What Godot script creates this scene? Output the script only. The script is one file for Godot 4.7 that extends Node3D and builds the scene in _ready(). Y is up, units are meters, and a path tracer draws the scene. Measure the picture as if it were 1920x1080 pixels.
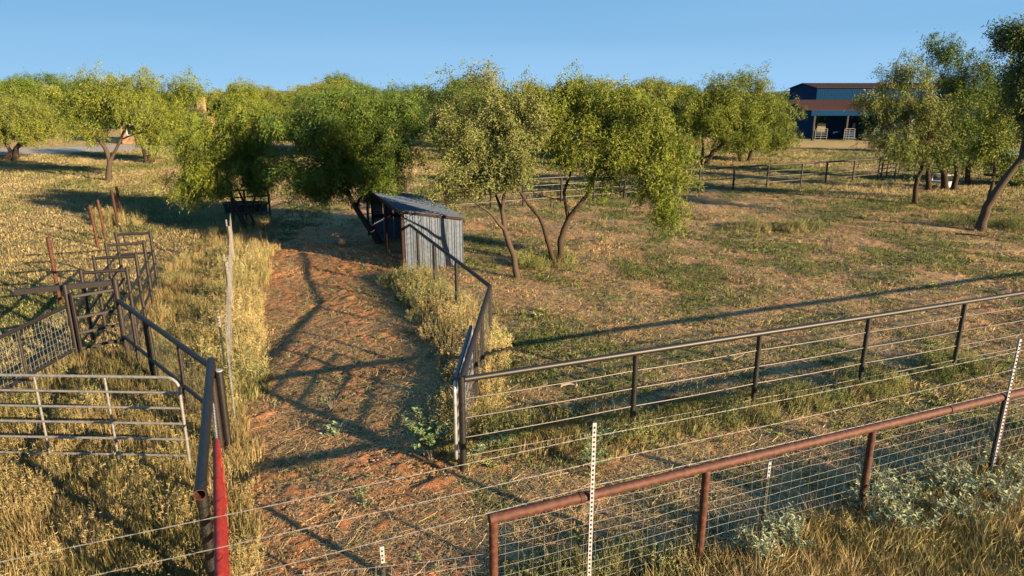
extends Node3D

# ---------------------------------------------------------------- camera numbers
const CAM_H := 5.5
const FOC := 1280.0            # focal length in photo pixels
const HORIZON := 178.0
var pitch := atan((540.0 - HORIZON) / FOC)
var rng := RandomNumberGenerator.new()
var nz := FastNoiseLite.new()
var org := {}
var taken := {}
var M := {}

# a photo pixel's ray met with the height h
func G(px: float, py: float, h := 0.0) -> Vector3:
	var d := pray(px, py)
	var t := (h - CAM_H) / d.y
	return Vector3(0, CAM_H, 0) + d * t

# a photo pixel's ray met with the upright plane z
func AT(px: float, py: float, z: float) -> Vector3:
	var d := pray(px, py)
	return Vector3(0, CAM_H, 0) + d * (z / d.z)

func pray(px: float, py: float) -> Vector3:
	var c := Vector3((px - 960.0) / FOC, (540.0 - py) / FOC, -1.0)
	return Vector3(c.x, c.y * cos(pitch) + c.z * sin(pitch), -c.y * sin(pitch) + c.z * cos(pitch))

# ---------------------------------------------------------------- mesh builder
class MB:
	var v := PackedVector3Array()
	var n := PackedVector3Array()
	var c := PackedColorArray()
	var ix := PackedInt32Array()

	func tri(a: Vector3, b: Vector3, d: Vector3, nn: Vector3, col := Color.WHITE) -> void:
		var k := v.size()
		v.append(a); v.append(b); v.append(d)
		n.append(nn); n.append(nn); n.append(nn)
		c.append(col); c.append(col); c.append(col)
		if (b - a).cross(d - a).dot(nn) > 0.0:
			ix.append(k); ix.append(k + 2); ix.append(k + 1)
		else:
			ix.append(k); ix.append(k + 1); ix.append(k + 2)

	func quad(a: Vector3, b: Vector3, d: Vector3, e: Vector3, nn: Vector3, col := Color.WHITE) -> void:
		tri(a, b, d, nn, col)
		tri(a, d, e, nn, col)

	func flat(a: Vector3, b: Vector3, d: Vector3, e: Vector3, out: Vector3, col := Color.WHITE) -> void:
		var nn := (b - a).cross(d - a).normalized()
		if nn.dot(out) < 0.0:
			nn = -nn
		quad(a, b, d, e, nn, col)

	static func frame(d: Vector3) -> Array:
		var ref := Vector3(0.31, 0.11, 0.94)
		if absf(d.dot(ref)) > 0.95:
			ref = Vector3(0.9, 0.4, -0.1)
		var u := ref.cross(d).normalized()
		return [u, d.cross(u).normalized()]

	func ring(p: Vector3, d: Vector3, r: float, sides: int) -> void:
		var f := frame(d)
		for s in sides:
			var a := TAU * s / sides
			var o: Vector3 = f[0] * cos(a) + f[1] * sin(a)
			v.append(p + o * r)
			n.append(o)
			c.append(Color.WHITE)

	func bridge(k0: int, k1: int, sides: int) -> void:
		for s in sides:
			var a := k0 + s
			var b := k0 + (s + 1) % sides
			var d := k1 + s
			var e := k1 + (s + 1) % sides
			ix.append(a); ix.append(d); ix.append(b)
			ix.append(b); ix.append(d); ix.append(e)

	func cap(p: Vector3, d: Vector3, r: float, sides: int) -> void:
		var f := frame(d)
		for s in sides:
			var a := TAU * s / sides
			var b := TAU * (s + 1) / sides
			tri(p, p + (f[0] * cos(a) + f[1] * sin(a)) * r, p + (f[0] * cos(b) + f[1] * sin(b)) * r, d)

	func tube(pts: Array, r: float, sides := 10, caps := true, r2 := -1.0) -> void:
		var m := pts.size()
		var k := v.size()
		for i in m:
			var d: Vector3
			if i == 0:
				d = pts[1] - pts[0]
			elif i == m - 1:
				d = pts[m - 1] - pts[m - 2]
			else:
				d = (pts[i + 1] - pts[i]).normalized() + (pts[i] - pts[i - 1]).normalized()
			var rr := r if r2 < 0.0 else lerpf(r, r2, float(i) / (m - 1))
			ring(pts[i], d.normalized(), rr, sides)
		for i in m - 1:
			bridge(k + i * sides, k + (i + 1) * sides, sides)
		if caps:
			var r_end := r if r2 < 0.0 else r2
			cap(pts[0], (pts[0] - pts[1]).normalized(), r, sides)
			cap(pts[m - 1], (pts[m - 1] - pts[m - 2]).normalized(), r_end, sides)

	func box(xf: Transform3D, s: Vector3, bev := 0.0) -> void:
		var h := s * 0.5
		for ax in 3:
			for sg in [-1.0, 1.0]:
				var nn := Vector3.ZERO
				nn[ax] = sg
				var a1 := (ax + 1) % 3
				var a2 := (ax + 2) % 3
				var q := []
				for e in [[-1, -1], [1, -1], [1, 1], [-1, 1]]:
					var p := Vector3.ZERO
					p[ax] = sg * h[ax]
					p[a1] = e[0] * (h[a1] - bev)
					p[a2] = e[1] * (h[a2] - bev)
					q.append(xf * p)
				quad(q[0], q[1], q[2], q[3], (xf.basis * nn).normalized())
		if bev > 0.0:
			for ax in 3:
				var a1 := (ax + 1) % 3
				var a2 := (ax + 2) % 3
				for e in [[-1, -1], [1, -1], [1, 1], [-1, 1]]:
					var q := []
					for w in [[-1.0, 0], [1.0, 0], [1.0, 1], [-1.0, 1]]:
						var p := Vector3.ZERO
						p[ax] = w[0] * (h[ax] - bev)
						p[a1] = e[0] * (h[a1] - (bev if w[1] == 1 else 0.0))
						p[a2] = e[1] * (h[a2] - (bev if w[1] == 0 else 0.0))
						q.append(xf * p)
					var nn := Vector3.ZERO
					nn[a1] = e[0]; nn[a2] = e[1]
					quad(q[0], q[1], q[2], q[3], (xf.basis * nn).normalized())

	# a bar between two points with a rectangular section; up = the side of length b
	func bar(p: Vector3, q: Vector3, a: float, b: float, up := Vector3.UP, bev := 0.0) -> void:
		var z := (q - p).normalized()
		if absf(z.dot(up)) > 0.98:
			up = Vector3(1, 0, 0)
		var x := up.cross(z).normalized()
		var y := z.cross(x)
		box(Transform3D(Basis(x, y, z), (p + q) * 0.5), Vector3(a, b, p.distance_to(q)), bev)

	func mesh(o := Vector3.ZERO) -> ArrayMesh:
		var am := ArrayMesh.new()
		if v.is_empty():
			return am
		if o != Vector3.ZERO:
			for i in v.size():
				v[i] -= o
		var arr := []
		arr.resize(Mesh.ARRAY_MAX)
		arr[Mesh.ARRAY_VERTEX] = v
		arr[Mesh.ARRAY_NORMAL] = n
		arr[Mesh.ARRAY_COLOR] = c
		arr[Mesh.ARRAY_INDEX] = ix
		am.add_surface_from_arrays(Mesh.PRIMITIVE_TRIANGLES, arr)
		return am

# ---------------------------------------------------------------- things and parts
func numbered(called: String) -> String:
	var k: int = taken.get(called, 0)
	taken[called] = k + 1
	return called if k == 0 else "%s_%03d" % [called, k]

func thing(called: String, label: String, category: String, at: Vector3, group := "") -> Node3D:
	var o := Node3D.new()
	o.name = numbered(called)
	add_child(o)
	o.position = at
	o.set_meta("label", label)
	o.set_meta("category", category)
	if group != "":
		o.set_meta("group", group)
	org[o] = at
	return o

# a named mesh under a thing or part; mb is written in world metres
func part(parent: Node3D, called: String, mb: MB, m: Material) -> MeshInstance3D:
	var o := MeshInstance3D.new()
	o.name = called
	o.mesh = mb.mesh(org[parent])
	o.material_override = m
	parent.add_child(o, true)
	org[o] = org[parent]
	return o

func structure(called: String, mb: MB, m: Material) -> MeshInstance3D:
	var o := MeshInstance3D.new()
	o.name = called
	o.mesh = mb.mesh()
	o.material_override = m
	add_child(o)
	o.set_meta("kind", "structure")
	org[o] = Vector3.ZERO
	return o

func pipe(parent: Node3D, called: String, pts: Array, r: float, m: Material, sides := 12) -> MeshInstance3D:
	var mb := MB.new()
	mb.tube(pts, r, sides)
	return part(parent, called, mb, m)

func sagged(a: Vector3, b: Vector3, sag: float, k := 6) -> Array:
	var out := []
	for i in k + 1:
		var t := float(i) / k
		out.append(a.lerp(b, t) - Vector3(0, sag * 4.0 * t * (1.0 - t), 0))
	return out

# woven wire between two upright lines: a, b are points on the ground
func net(parent: Node3D, a: Vector3, b: Vector3, top: float, bottom: float, dx: float, rows: int, r: float, m: Material) -> MeshInstance3D:
	var mb := MB.new()
	var along := b - a
	var length := along.length()
	var side := along.normalized().cross(Vector3.UP)
	var ks := int(length / dx)
	for j in rows:
		var y := lerpf(bottom, top, pow(float(j) / (rows - 1), 1.0))
		var pts := []
		var segs: int = max(2, int(length / 0.6))
		for i in segs + 1:
			pts.append(a.lerp(b, float(i) / segs) + Vector3(0, y + rng.randf_range(-0.012, 0.012), 0) + side * rng.randf_range(-0.012, 0.012))
		mb.tube(pts, r, 4, false)
	for i in range(0, ks + 1):
		var p := a + along.normalized() * (i * dx)
		var pts := []
		for j in rows:
			var y := lerpf(bottom, top, float(j) / (rows - 1))
			pts.append(p + Vector3(0, y, 0) + along.normalized() * rng.randf_range(-0.012, 0.012) + side * rng.randf_range(-0.008, 0.008))
		mb.tube(pts, r, 4, false)
	var o := part(parent, "woven_wire", mb, m)
	o.set_meta("kind", "stuff")
	return o

# ---------------------------------------------------------------- textures and materials
func noise_image(seed_: int, size: int, freq: float, oct := 4, kind := FastNoiseLite.TYPE_SIMPLEX_SMOOTH) -> Image:
	var f := FastNoiseLite.new()
	f.seed = seed_
	f.noise_type = kind
	f.frequency = freq
	f.fractal_octaves = oct
	return f.get_seamless_image(size, size)

# colours picked by a noise value through stops [[at, Color], ...] (sRGB colours)
func ramp_texture(img: Image, stops: Array, fine: Image = null, fine_amount := 0.0) -> ImageTexture:
	var s := img.get_width()
	var g := Gradient.new()
	g.offsets = PackedFloat32Array(stops.map(func(e): return e[0]))
	g.colors = PackedColorArray(stops.map(func(e): return e[1]))
	var lut := []
	for i in 256:
		lut.append(g.sample(i / 255.0))
	var a := img.get_data()
	var b := fine.get_data() if fine else PackedByteArray()
	var out := PackedByteArray()
	out.resize(s * s * 3)
	for i in s * s:
		var col: Color = lut[a[i]]
		var k := 1.0
		if fine:
			k = 1.0 + (b[i] / 255.0 - 0.5) * fine_amount
		out[i * 3] = int(clampf(col.r * k, 0, 1) * 255)
		out[i * 3 + 1] = int(clampf(col.g * k, 0, 1) * 255)
		out[i * 3 + 2] = int(clampf(col.b * k, 0, 1) * 255)
	return ImageTexture.create_from_image(Image.create_from_data(s, s, false, Image.FORMAT_RGB8, out))

func bump_texture(img: Image, strength: float) -> ImageTexture:
	var c := img.duplicate()
	c.convert(Image.FORMAT_RGBA8)
	c.bump_map_to_normal_map(strength)
	return ImageTexture.create_from_image(c)

func mat(tex: Texture2D, scale: float, rough: float, metal := 0.0, normal: Texture2D = null, nscale := 1.0, tint := Color.WHITE) -> StandardMaterial3D:
	var m := StandardMaterial3D.new()
	m.albedo_color = tint
	m.roughness = rough
	m.metallic = metal
	if tex:
		m.albedo_texture = tex
	if normal:
		m.normal_enabled = true
		m.normal_texture = normal
		m.normal_scale = nscale
	m.uv1_triplanar = true
	m.uv1_scale = Vector3.ONE * scale
	return m

func C(r: float, g: float, b: float) -> Color:
	return Color(r, g, b)

func make_materials() -> void:
	var n1 := noise_image(11, 512, 0.012, 5)
	var n2 := noise_image(12, 512, 0.06, 4)
	var n3 := noise_image(13, 512, 0.22, 2)
	var n4 := noise_image(14, 512, 0.02, 5, FastNoiseLite.TYPE_CELLULAR)
	var nb := bump_texture(n2, 3.0)
	var nf := bump_texture(n3, 2.0)
	# black paint on pipe, chipped to grey primer and rust in places
	var blk := ramp_texture(n2, [[0.0, C(.075, .075, .085)], [.60, C(.10, .10, .105)], [.70, C(.17, .14, .12)], [.78, C(.36, .32, .29)], [.86, C(.45, .42, .40)], [1.0, C(.33, .22, .15)]], n3, .5)
	M.black = mat(blk, 1.6, .5, 0.0, nf, .25, C(.72, .72, .74))
	var blk2 := ramp_texture(n2, [[0.0, C(.10, .095, .10)], [.45, C(.15, .135, .13)], [.58, C(.29, .23, .20)], [.7, C(.40, .33, .29)], [1.0, C(.34, .22, .15)]], n3, .5)
	M.black_worn = mat(blk2, 2.2, .55, 0.0, nf, .3, C(.52, .53, .58))
	var rst := ramp_texture(n1, [[0.0, C(.27, .12, .075)], [.4, C(.38, .18, .11)], [.55, C(.45, .225, .135)], [.72, C(.50, .28, .18)], [.9, C(.58, .40, .30)], [1.0, C(.60, .45, .36)]], n3, .55)
	M.rust = mat(rst, 1.7, .72, 0.0, nf, .35, C(.62, .62, .60))
	M.rust_dark = mat(rst, 2.4, .78, 0.0, nf, .35, C(.55, .48, .47))
	var red := ramp_texture(n1, [[0.0, C(.38, .075, .06)], [.5, C(.46, .10, .08)], [.75, C(.53, .15, .11)], [1.0, C(.33, .13, .09)]], n3, .3)
	M.red = mat(red, 1.4, .62, 0.0, nf, .15)
	var galv := ramp_texture(n1, [[0.0, C(.50, .51, .53)], [.5, C(.62, .63, .64)], [.75, C(.70, .70, .69)], [.9, C(.60, .52, .45)], [1.0, C(.48, .36, .27)]], n3, .25)
	M.galv = mat(galv, 2.0, .42, .55, nf, .12)
	M.galv_dull = mat(galv, 2.0, .6, .25, nf, .12, C(.74, .73, .72))
	M.wire = mat(null, 1, .5, .3, null, 1, C(.52, .52, .52))
	M.wire_dull = mat(null, 1, .6, .3, null, 1, C(.33, .32, .31))
	M.rod = mat(galv, 3.0, .45, .35, null, 1, C(.60, .57, .55))
	M.tpost_white = mat(ramp_texture(n2, [[0.0, C(.45, .47, .50)], [.6, C(.58, .59, .61)], [.8, C(.52, .50, .47)], [1.0, C(.36, .30, .25)]], n3, .15), 4.0, .5)
	M.tpost_green = mat(ramp_texture(n2, [[0.0, C(.12, .15, .12)], [.6, C(.17, .20, .16)], [.8, C(.26, .22, .17)], [1.0, C(.34, .24, .17)]], n3, .3), 3.0, .6)
	M.stud = mat(null, 1, .6, 0, null, 1, C(.20, .20, .21))
	M.blue_paint = mat(ramp_texture(n1, [[0.0, C(.05, .22, .33)], [.55, C(.08, .28, .40)], [.8, C(.14, .33, .42)], [1.0, C(.30, .34, .36)]], n3, .2), 2.0, .4, .1)
	var bark := ramp_texture(n2, [[0.0, C(.13, .11, .095)], [.45, C(.29, .26, .23)], [.65, C(.43, .40, .365)], [1.0, C(.54, .51, .47)]], n3, .6)
	M.bark = mat(bark, 2.2, .95, 0, nb, 1.4, C(.74, .70, .68))
	M.bark_grey = mat(bark, 2.2, .95, 0, nb, 1.3, C(.84, .81, .79))
	M.bark_shaded = mat(bark, 2.2, .95, 0, nb, 1.4, C(.70, .66, .64))  # same bark, tinted slightly darker: shade of the shaded trees put into the colour
	for e in [M.bark, M.bark_grey, M.bark_shaded]:
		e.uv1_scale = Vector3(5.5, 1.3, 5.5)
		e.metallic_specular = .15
	var wood := ramp_texture(n1, [[0.0, C(.30, .28, .25)], [.5, C(.44, .41, .37)], [1.0, C(.55, .51, .46)]], n3, .5)
	M.wood = mat(wood, 3.0, .9, 0, nb, .5)
	var tin := ramp_texture(n1, [[0.0, C(.40, .42, .45)], [.5, C(.50, .53, .56)], [.75, C(.56, .58, .61)], [.92, C(.48, .44, .40)], [1.0, C(.42, .32, .26)]], n3, .18)
	M.tin = mat(tin, .9, .5, .3, null, 1, C(.62, .68, .76))
	M.tin_roof = mat(tin, .7, .45, .3, null, 1, C(.50, .56, .64))
	M.post_brown = mat(rst, 2.5, .85, 0, nf, .3, C(.42, .34, .32))
	M.barn_blue = mat(ramp_texture(n1, [[0.0, C(.015, .165, .29)], [1.0, C(.03, .195, .33)]], n3, .1), .4, .8)
	M.barn_blue.metallic_specular = .2
	M.barn_roof = mat(ramp_texture(n1, [[0.0, C(.24, .175, .16)], [1.0, C(.30, .22, .20)]], n3, .12), .4, .85)
	M.barn_roof.metallic_specular = .2
	M.dark = mat(null, 1, .7, 0, null, 1, C(.07, .07, .075))
	M.white = mat(null, 1, .5, 0, null, 1, C(.80, .81, .82))
	M.orange = mat(null, 1, .5, 0, null, 1, C(.92, .20, .06))
	M.green_paint = mat(ramp_texture(n1, [[0.0, C(.06, .19, .10)], [1.0, C(.10, .26, .13)]], n3, .2), 1.0, .45)
	M.teal = mat(null, 1, .5, 0, null, 1, C(.10, .27, .26))
	M.rubber = mat(null, 1, .75, 0, null, 1, C(.085, .09, .10))
	M.stone = mat(ramp_texture(n4, [[0.0, C(.45, .36, .28)], [.5, C(.60, .48, .38)], [1.0, C(.68, .57, .46)]], n3, .3), .8, .9)
	M.shingle = mat(ramp_texture(n2, [[0.0, C(.28, .22, .19)], [1.0, C(.42, .34, .29)]], n3, .3), 1.0, .9)
	M.glass = mat(null, 1, .1, 0, null, 1, C(.09, .11, .13))
	M.gravel = mat(ramp_texture(n2, [[0.0, C(.44, .42, .40)], [.5, C(.56, .53, .50)], [1.0, C(.64, .61, .57)]], n3, .5), .5, .95)
	M.bone = mat(ramp_texture(n2, [[0.0, C(.46, .39, .33)], [1.0, C(.66, .60, .53)]], n3, .2), 6.0, .85)
	# plants: the colour comes with each copy
	for e in [["leaf", .30], ["grass", .22], ["silver", .18]]:
		var m := StandardMaterial3D.new()
		m.albedo_color = Color.WHITE
		m.vertex_color_use_as_albedo = true
		m.roughness = .62
		m.metallic_specular = .3
		m.backlight_enabled = true
		m.backlight = Color(e[1], e[1], e[1] * .7)
		m.cull_mode = BaseMaterial3D.CULL_DISABLED
		M[e[0]] = m
	M.clod = mat(null, 1, .95)
	M.clod.vertex_color_use_as_albedo = true
	# soil
	var s1 := noise_image(31, 1024, 0.02, 6)
	var s2 := noise_image(32, 1024, 0.16, 3)
	var soil := ramp_texture(s1, [[0.0, C(.66, .60, .55)], [.35, C(.82, .77, .72)], [.5, C(.92, .88, .84)], [.65, C(1, .98, .95)], [1.0, C(1, 1, 1)]], s2, .55)
	M.soil = mat(soil, .33, .95, 0, bump_texture(s2, 5.0), .9)
	M.soil.vertex_color_use_as_albedo = true
	M.soil.uv1_world_triplanar = true
	M.hill = mat(null, 1, 1.0, 0, null, 1, C(.24, .29, .19))

# ---------------------------------------------------------------- plants
func blade(mb: MB, p: Vector3, dir: Vector3, h: float, lean: float, w: float, col := Color.WHITE, curl := .5) -> void:
	var side := dir.cross(Vector3.UP).normalized()
	var nn := (dir * .75 + Vector3.UP * .65).normalized()
	var m := p + Vector3.UP * h * .58 + dir * lean * .38
	var t := p + Vector3.UP * h * (1.0 - curl * .25) + dir * lean
	mb.quad(p - side * w, p + side * w, m + side * w * .75, m - side * w * .75, nn, col)
	mb.tri(m - side * w * .75, m + side * w * .75, t, nn, col)

# one leaf's own tone: lighter, darker, greener or browner
func tone(r: RandomNumberGenerator, amount := .35) -> Color:
	var k := 1.0 + r.randf_range(-amount, amount)
	var hue := r.randf_range(-.14, .14)
	return Color(k * (1.0 + hue), k, k * (1.0 - hue * .5))

# several tufts of grass in one patch
func tuft_mesh(seed_: int, tufts: int, patch: float, blades: int, h: float, spread: float, w: float, lean: float) -> ArrayMesh:
	var r := RandomNumberGenerator.new()
	r.seed = seed_
	var mb := MB.new()
	for k in tufts:
		var ta := r.randf() * TAU
		var at := Vector3(cos(ta), 0, sin(ta)) * sqrt(r.randf()) * patch
		var th := r.randf_range(.6, 1.15)
		var tt := tone(r, .2)
		for i in blades:
			var a := r.randf() * TAU
			var q := sqrt(r.randf()) * spread
			var b := r.randf() * TAU
			blade(mb, at + Vector3(cos(a) * q, -.02, sin(a) * q), Vector3(cos(b), 0, sin(b)), h * th * r.randf_range(.45, 1.1), lean * r.randf_range(.2, 1.2), w * r.randf_range(.7, 1.3), tt * tone(r, .25))
	return mb.mesh()

func litter_mesh(seed_: int, k: int, rad: float, length: float, w: float) -> ArrayMesh:
	var r := RandomNumberGenerator.new()
	r.seed = seed_
	var mb := MB.new()
	for i in k:
		var a := r.randf() * TAU
		var q := sqrt(r.randf()) * rad
		var b := r.randf() * TAU
		var d := Vector3(cos(b), r.randf_range(-.12, .2), sin(b)).normalized()
		var p := Vector3(cos(a) * q, r.randf_range(.004, .035), sin(a) * q)
		var s := d.cross(Vector3.UP).normalized() * w * r.randf_range(.6, 1.4)
		var l := length * r.randf_range(.35, 1.2)
		mb.quad(p - s, p + s, p + d * l + s * .6, p + d * l - s * .6, (Vector3.UP + s.normalized() * r.randf_range(-.6, .6)).normalized(), tone(r, .4))
	return mb.mesh()

# upright forked stems with small narrow leaves
func weed_mesh(seed_: int, plants: int, patch: float, stems: int, h: float, spread: float, leaves: int, ll: float, lw: float) -> ArrayMesh:
	var r := RandomNumberGenerator.new()
	r.seed = seed_
	var mb := MB.new()
	for pl in plants:
		var pa := r.randf() * TAU
		var at := Vector3(cos(pa), 0, sin(pa)) * sqrt(r.randf()) * patch
		var ph := r.randf_range(.5, 1.15)
		var pt := tone(r, .22)
		for i in stems:
			var a := r.randf() * TAU
			var d := Vector3(cos(a), 0, sin(a))
			var hh := h * ph * r.randf_range(.55, 1.1)
			var p0 := at + d * spread * .15 * r.randf()
			var top := p0 + d * spread * r.randf_range(.3, 1.0) + Vector3.UP * hh
			var side := d.cross(Vector3.UP).normalized() * .0032
			mb.quad(p0 - side, p0 + side, top + side * .4, top - side * .4, d, pt * Color(1.1, .9, .9))
			for k in leaves:
				var t := r.randf_range(.25, 1.05)
				var p := p0.lerp(top, t)
				var b := r.randf() * TAU
				var ld := Vector3(cos(b), r.randf_range(.1, 1.3), sin(b)).normalized()
				var ls := ld.cross(Vector3(sin(b), .3, cos(b))).normalized() * lw * r.randf_range(.6, 1.2)
				var l := ll * r.randf_range(.5, 1.2) * (1.2 - t * .4)
				var nn := ld.cross(ls).normalized()
				mb.quad(p, p + ld * l * .5 + ls, p + ld * l, p + ld * l * .5 - ls, nn if nn.y > 0 else -nn, pt * tone(r, .25))
	return mb.mesh()

# a hanging twig of feathery leaves, along +x
func spray_mesh(seed_: int, leaves: int, length: float, ll: float, lw: float) -> ArrayMesh:
	var r := RandomNumberGenerator.new()
	r.seed = seed_
	var mb := MB.new()
	for i in leaves:
		var t := (i + r.randf()) / leaves
		var p := Vector3(t * length, -t * t * length * .3, 0) + Vector3(r.randfn(), r.randfn(), r.randfn()) * length * .17
		var d := Vector3(r.randf_range(-.1, .9), r.randf_range(-1.0, .35), r.randf_range(-1, 1)).normalized()
		var s := d.cross(Vector3(r.randf_range(-1, 1), r.randf_range(-1, 1), r.randf_range(-1, 1)).normalized()).normalized() * lw * r.randf_range(.7, 1.3)
		var l := ll * r.randf_range(.6, 1.25)
		var nn := d.cross(s).normalized()
		mb.quad(p, p + d * l * .45 + s, p + d * l, p + d * l * .45 - s, nn if nn.y > 0 else -nn, tone(r, .28))
	return mb.mesh()

func multi(mesh: Mesh, buf: PackedFloat32Array, m: Material, called: String, parent: Node) -> MultiMeshInstance3D:
	var mm := MultiMesh.new()
	mm.transform_format = MultiMesh.TRANSFORM_3D
	mm.use_colors = true
	mm.mesh = mesh
	mm.instance_count = buf.size() / 16
	mm.buffer = buf
	var o := MultiMeshInstance3D.new()
	o.name = called
	o.multimesh = mm
	o.material_override = m
	o.set_meta("kind", "stuff")
	parent.add_child(o, true)
	return o

func put(buf: PackedFloat32Array, b: Basis, p: Vector3, col: Color) -> void:
	buf.append_array(PackedFloat32Array([b.x.x, b.y.x, b.z.x, p.x, b.x.y, b.y.y, b.z.y, p.y, b.x.z, b.y.z, b.z.z, p.z, col.r, col.g, col.b, 1.0]))

# ---- trees
# t: base, trunks [[Vector3 ...] ...], lobes [[centre, radii, tips] ...], radius, and how the leaves look
func grow(root: Node3D, t: Dictionary) -> void:
	var r := RandomNumberGenerator.new()
	r.seed = t.seed
	var base: Vector3 = t.base
	var pos := PackedVector3Array()
	var par := PackedInt32Array()
	var tips := PackedInt32Array()
	var thick := PackedFloat32Array()
	var nth := 0
	for line in t.trunks:
		var last := -1
		if not pos.is_empty():   # join to the nearest node that is there already
			var best := 1e9
			for i in pos.size():
				var dd: float = pos[i].distance_to(line[0])
				if dd < best:
					best = dd
					last = i
			if best > .45:
				last = -1
		var r_line: float = t.radius if nth == 0 else (thick[last] * .72 if last >= 0 else t.radius * .78)
		nth += 1
		for k in line.size() - 1:
			var a: Vector3 = line[k]
			var b: Vector3 = line[k + 1]
			var steps: int = max(1, int(a.distance_to(b) / .3))
			for s in range(0 if (k == 0 and last < 0) else 1, steps + 1):
				var p := a.lerp(b, float(s) / steps)
				if not (k == 0 and s == 0):
					p += Vector3(r.randf_range(-1, 1), r.randf_range(-.5, .5), r.randf_range(-1, 1)) * .025
				pos.append(p)
				par.append(last)
				thick.append(r_line * (1.0 - .62 * (k + float(s) / steps) / (line.size() - 1)))
				last = pos.size() - 1
	var trunk_nodes := pos.size()
	var goals := []
	for l in t.lobes:
		var c: Vector3 = l[0]
		var rad: Vector3 = l[1]
		for k in l[2]:
			var d := Vector3(r.randfn(), r.randfn(), r.randfn()).normalized()
			var q := pow(r.randf(), .4)
			var p := c + Vector3(d.x * rad.x, d.y * rad.y, d.z * rad.z) * q
			if p.y > .7:
				goals.append([p, l.size() > 3])
	var hub := pos[trunk_nodes - 1]
	goals.sort_custom(func(a, b): return a[0].distance_squared_to(hub) < b[0].distance_squared_to(hub))
	for goal in goals:
		var g: Vector3 = goal[0]
		var best := 1e9
		var at := 0
		for i in range(int(trunk_nodes * .3), pos.size()):
			var dv: Vector3 = g - pos[i]
			var cost := dv.length() + maxf(0.0, -dv.y) * .7
			if cost < best:
				best = cost
				at = i
		var a := pos[at]
		var len := a.distance_to(g)
		var steps: int = clampi(int(len / .3), 1, 14)
		var bend := Vector3(r.randf_range(-1, 1), r.randf_range(0, 1.0), r.randf_range(-1, 1)) * len * .16
		var last := at
		for s in range(1, steps + 1):
			var f := float(s) / steps
			pos.append(a.lerp(g, f) + bend * sin(f * PI) + Vector3(r.randf_range(-1, 1), r.randf_range(-1, 1), r.randf_range(-1, 1)) * .035 * (1.0 if s < steps else 0.0))
			par.append(last)
			last = pos.size() - 1
		if not goal[1]:
			tips.append(last)
	# thickness from the tips down
	var cnt := pos.size()
	var sum := PackedFloat32Array()
	sum.resize(cnt)
	var main := PackedInt32Array()
	main.resize(cnt)
	main.fill(-1)
	var rad := PackedFloat32Array()
	rad.resize(cnt)
	for i in range(cnt - 1, -1, -1):
		rad[i] = pow(maxf(sum[i], pow(.0095, 2.3)), 1.0 / 2.3)
		if par[i] >= 0:
			sum[par[i]] += pow(rad[i], 2.3)
			if main[par[i]] < 0 or rad[main[par[i]]] < rad[i]:
				main[par[i]] = i
	var mb_trunk := MB.new()
	var dirs := PackedVector3Array()
	dirs.resize(cnt)
	for i in cnt:
		if i < trunk_nodes:
			rad[i] = thick[i]
		elif par[i] >= 0:
			rad[i] = minf(rad[i] * t.get("limb", 1.3), rad[par[i]] * .86)
		if par[i] < 0:
			dirs[i] = Vector3.UP
		else:
			dirs[i] = (pos[i] - pos[par[i]]).normalized()
	for i in cnt:
		if par[i] < 0:
			continue
		var q := par[i]
		var is_main := main[q] == i
		var r0 := rad[q] if is_main else minf(rad[q], rad[i] * 1.25)
		var d0 := dirs[q] if is_main else dirs[i]
		if par[q] < 0:
			r0 *= 1.3
		var sides := 9 if r0 > .07 else (6 if r0 > .025 else 4)
		var mb := mb_trunk
		var k0 := mb.v.size()
		mb.ring(pos[q] - (Vector3(0, .12, 0) if par[q] < 0 else Vector3.ZERO), d0, r0, sides)
		mb.ring(pos[i], dirs[i], rad[i], sides)
		mb.bridge(k0, k0 + sides, sides)
	org[root] = base
	part(root, "trunk", mb_trunk, t.bark)
	# leaves hang in clumps on the outer ends
	var buf := PackedFloat32Array()
	var ca: Color = t.tint
	var cb: Color = t.tint2
	for tip in tips:
		var many: int = int(t.sprays * .5 * pow(r.randf(), 1.4) * 2.1 + .8)
		var shade := r.randf()
		var out: Vector3 = pos[tip] - hub
		out.y *= .3
		out = out.normalized()
		var walk: int = tip
		for s in many:
			if s % 3 == 2 and par[walk] >= trunk_nodes:
				walk = par[walk]
			var p: Vector3 = pos[walk] - base + Vector3(r.randfn(), r.randfn() * .75 - .25, r.randfn()) * t.clump * .5
			var d := (out * .5 + Vector3(r.randfn() * .6, -t.droop + r.randfn() * .45, r.randfn() * .6)).normalized()
			var b := Basis.looking_at(d, Vector3(r.randf_range(-1, 1), 1.5, r.randf_range(-1, 1)).normalized())
			b = Basis(-b.z, b.y, b.x).scaled_local(Vector3.ONE * t.leaf * r.randf_range(.7, 1.35))
			var col := ca.lerp(cb, clampf(shade * .6 + r.randf() * .5, 0, 1))
			if r.randf() < .012:
				col = col.lerp(Color(.30, .24, .09), .6)
			col = col * r.randf_range(.75, 1.2)
			put(buf, b, p, col)
	multi(M.sprays[t.seed % 3], buf, M.leaf, "crown", root)

# photo pixels to a trunk line at the tree's distance, with an own depth offset for each point
func line_at(z: float, pts: Array) -> Array:
	return pts.map(func(e): return AT(e[0], e[1], z + (e[2] if e.size() > 2 else 0.0)))

func lobes_at(z: float, list: Array, dens: float) -> Array:
	var out := []
	for e in list:
		var zz: float = z + (e[4] if e.size() > 4 else 0.0)
		var c := AT(e[0], e[1], zz)
		var k := -zz / FOC / cos(pitch) * 1.0
		var rx: float = e[2] * k
		var ry: float = e[3] * k
		out.append([c, Vector3(rx, ry, rx * .95) * 1.08, int(clampf(dens * rx * ry * 18.0, 8, 110))])
		if e.size() > 5:
			out[-1].append("bare")
	return out

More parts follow.
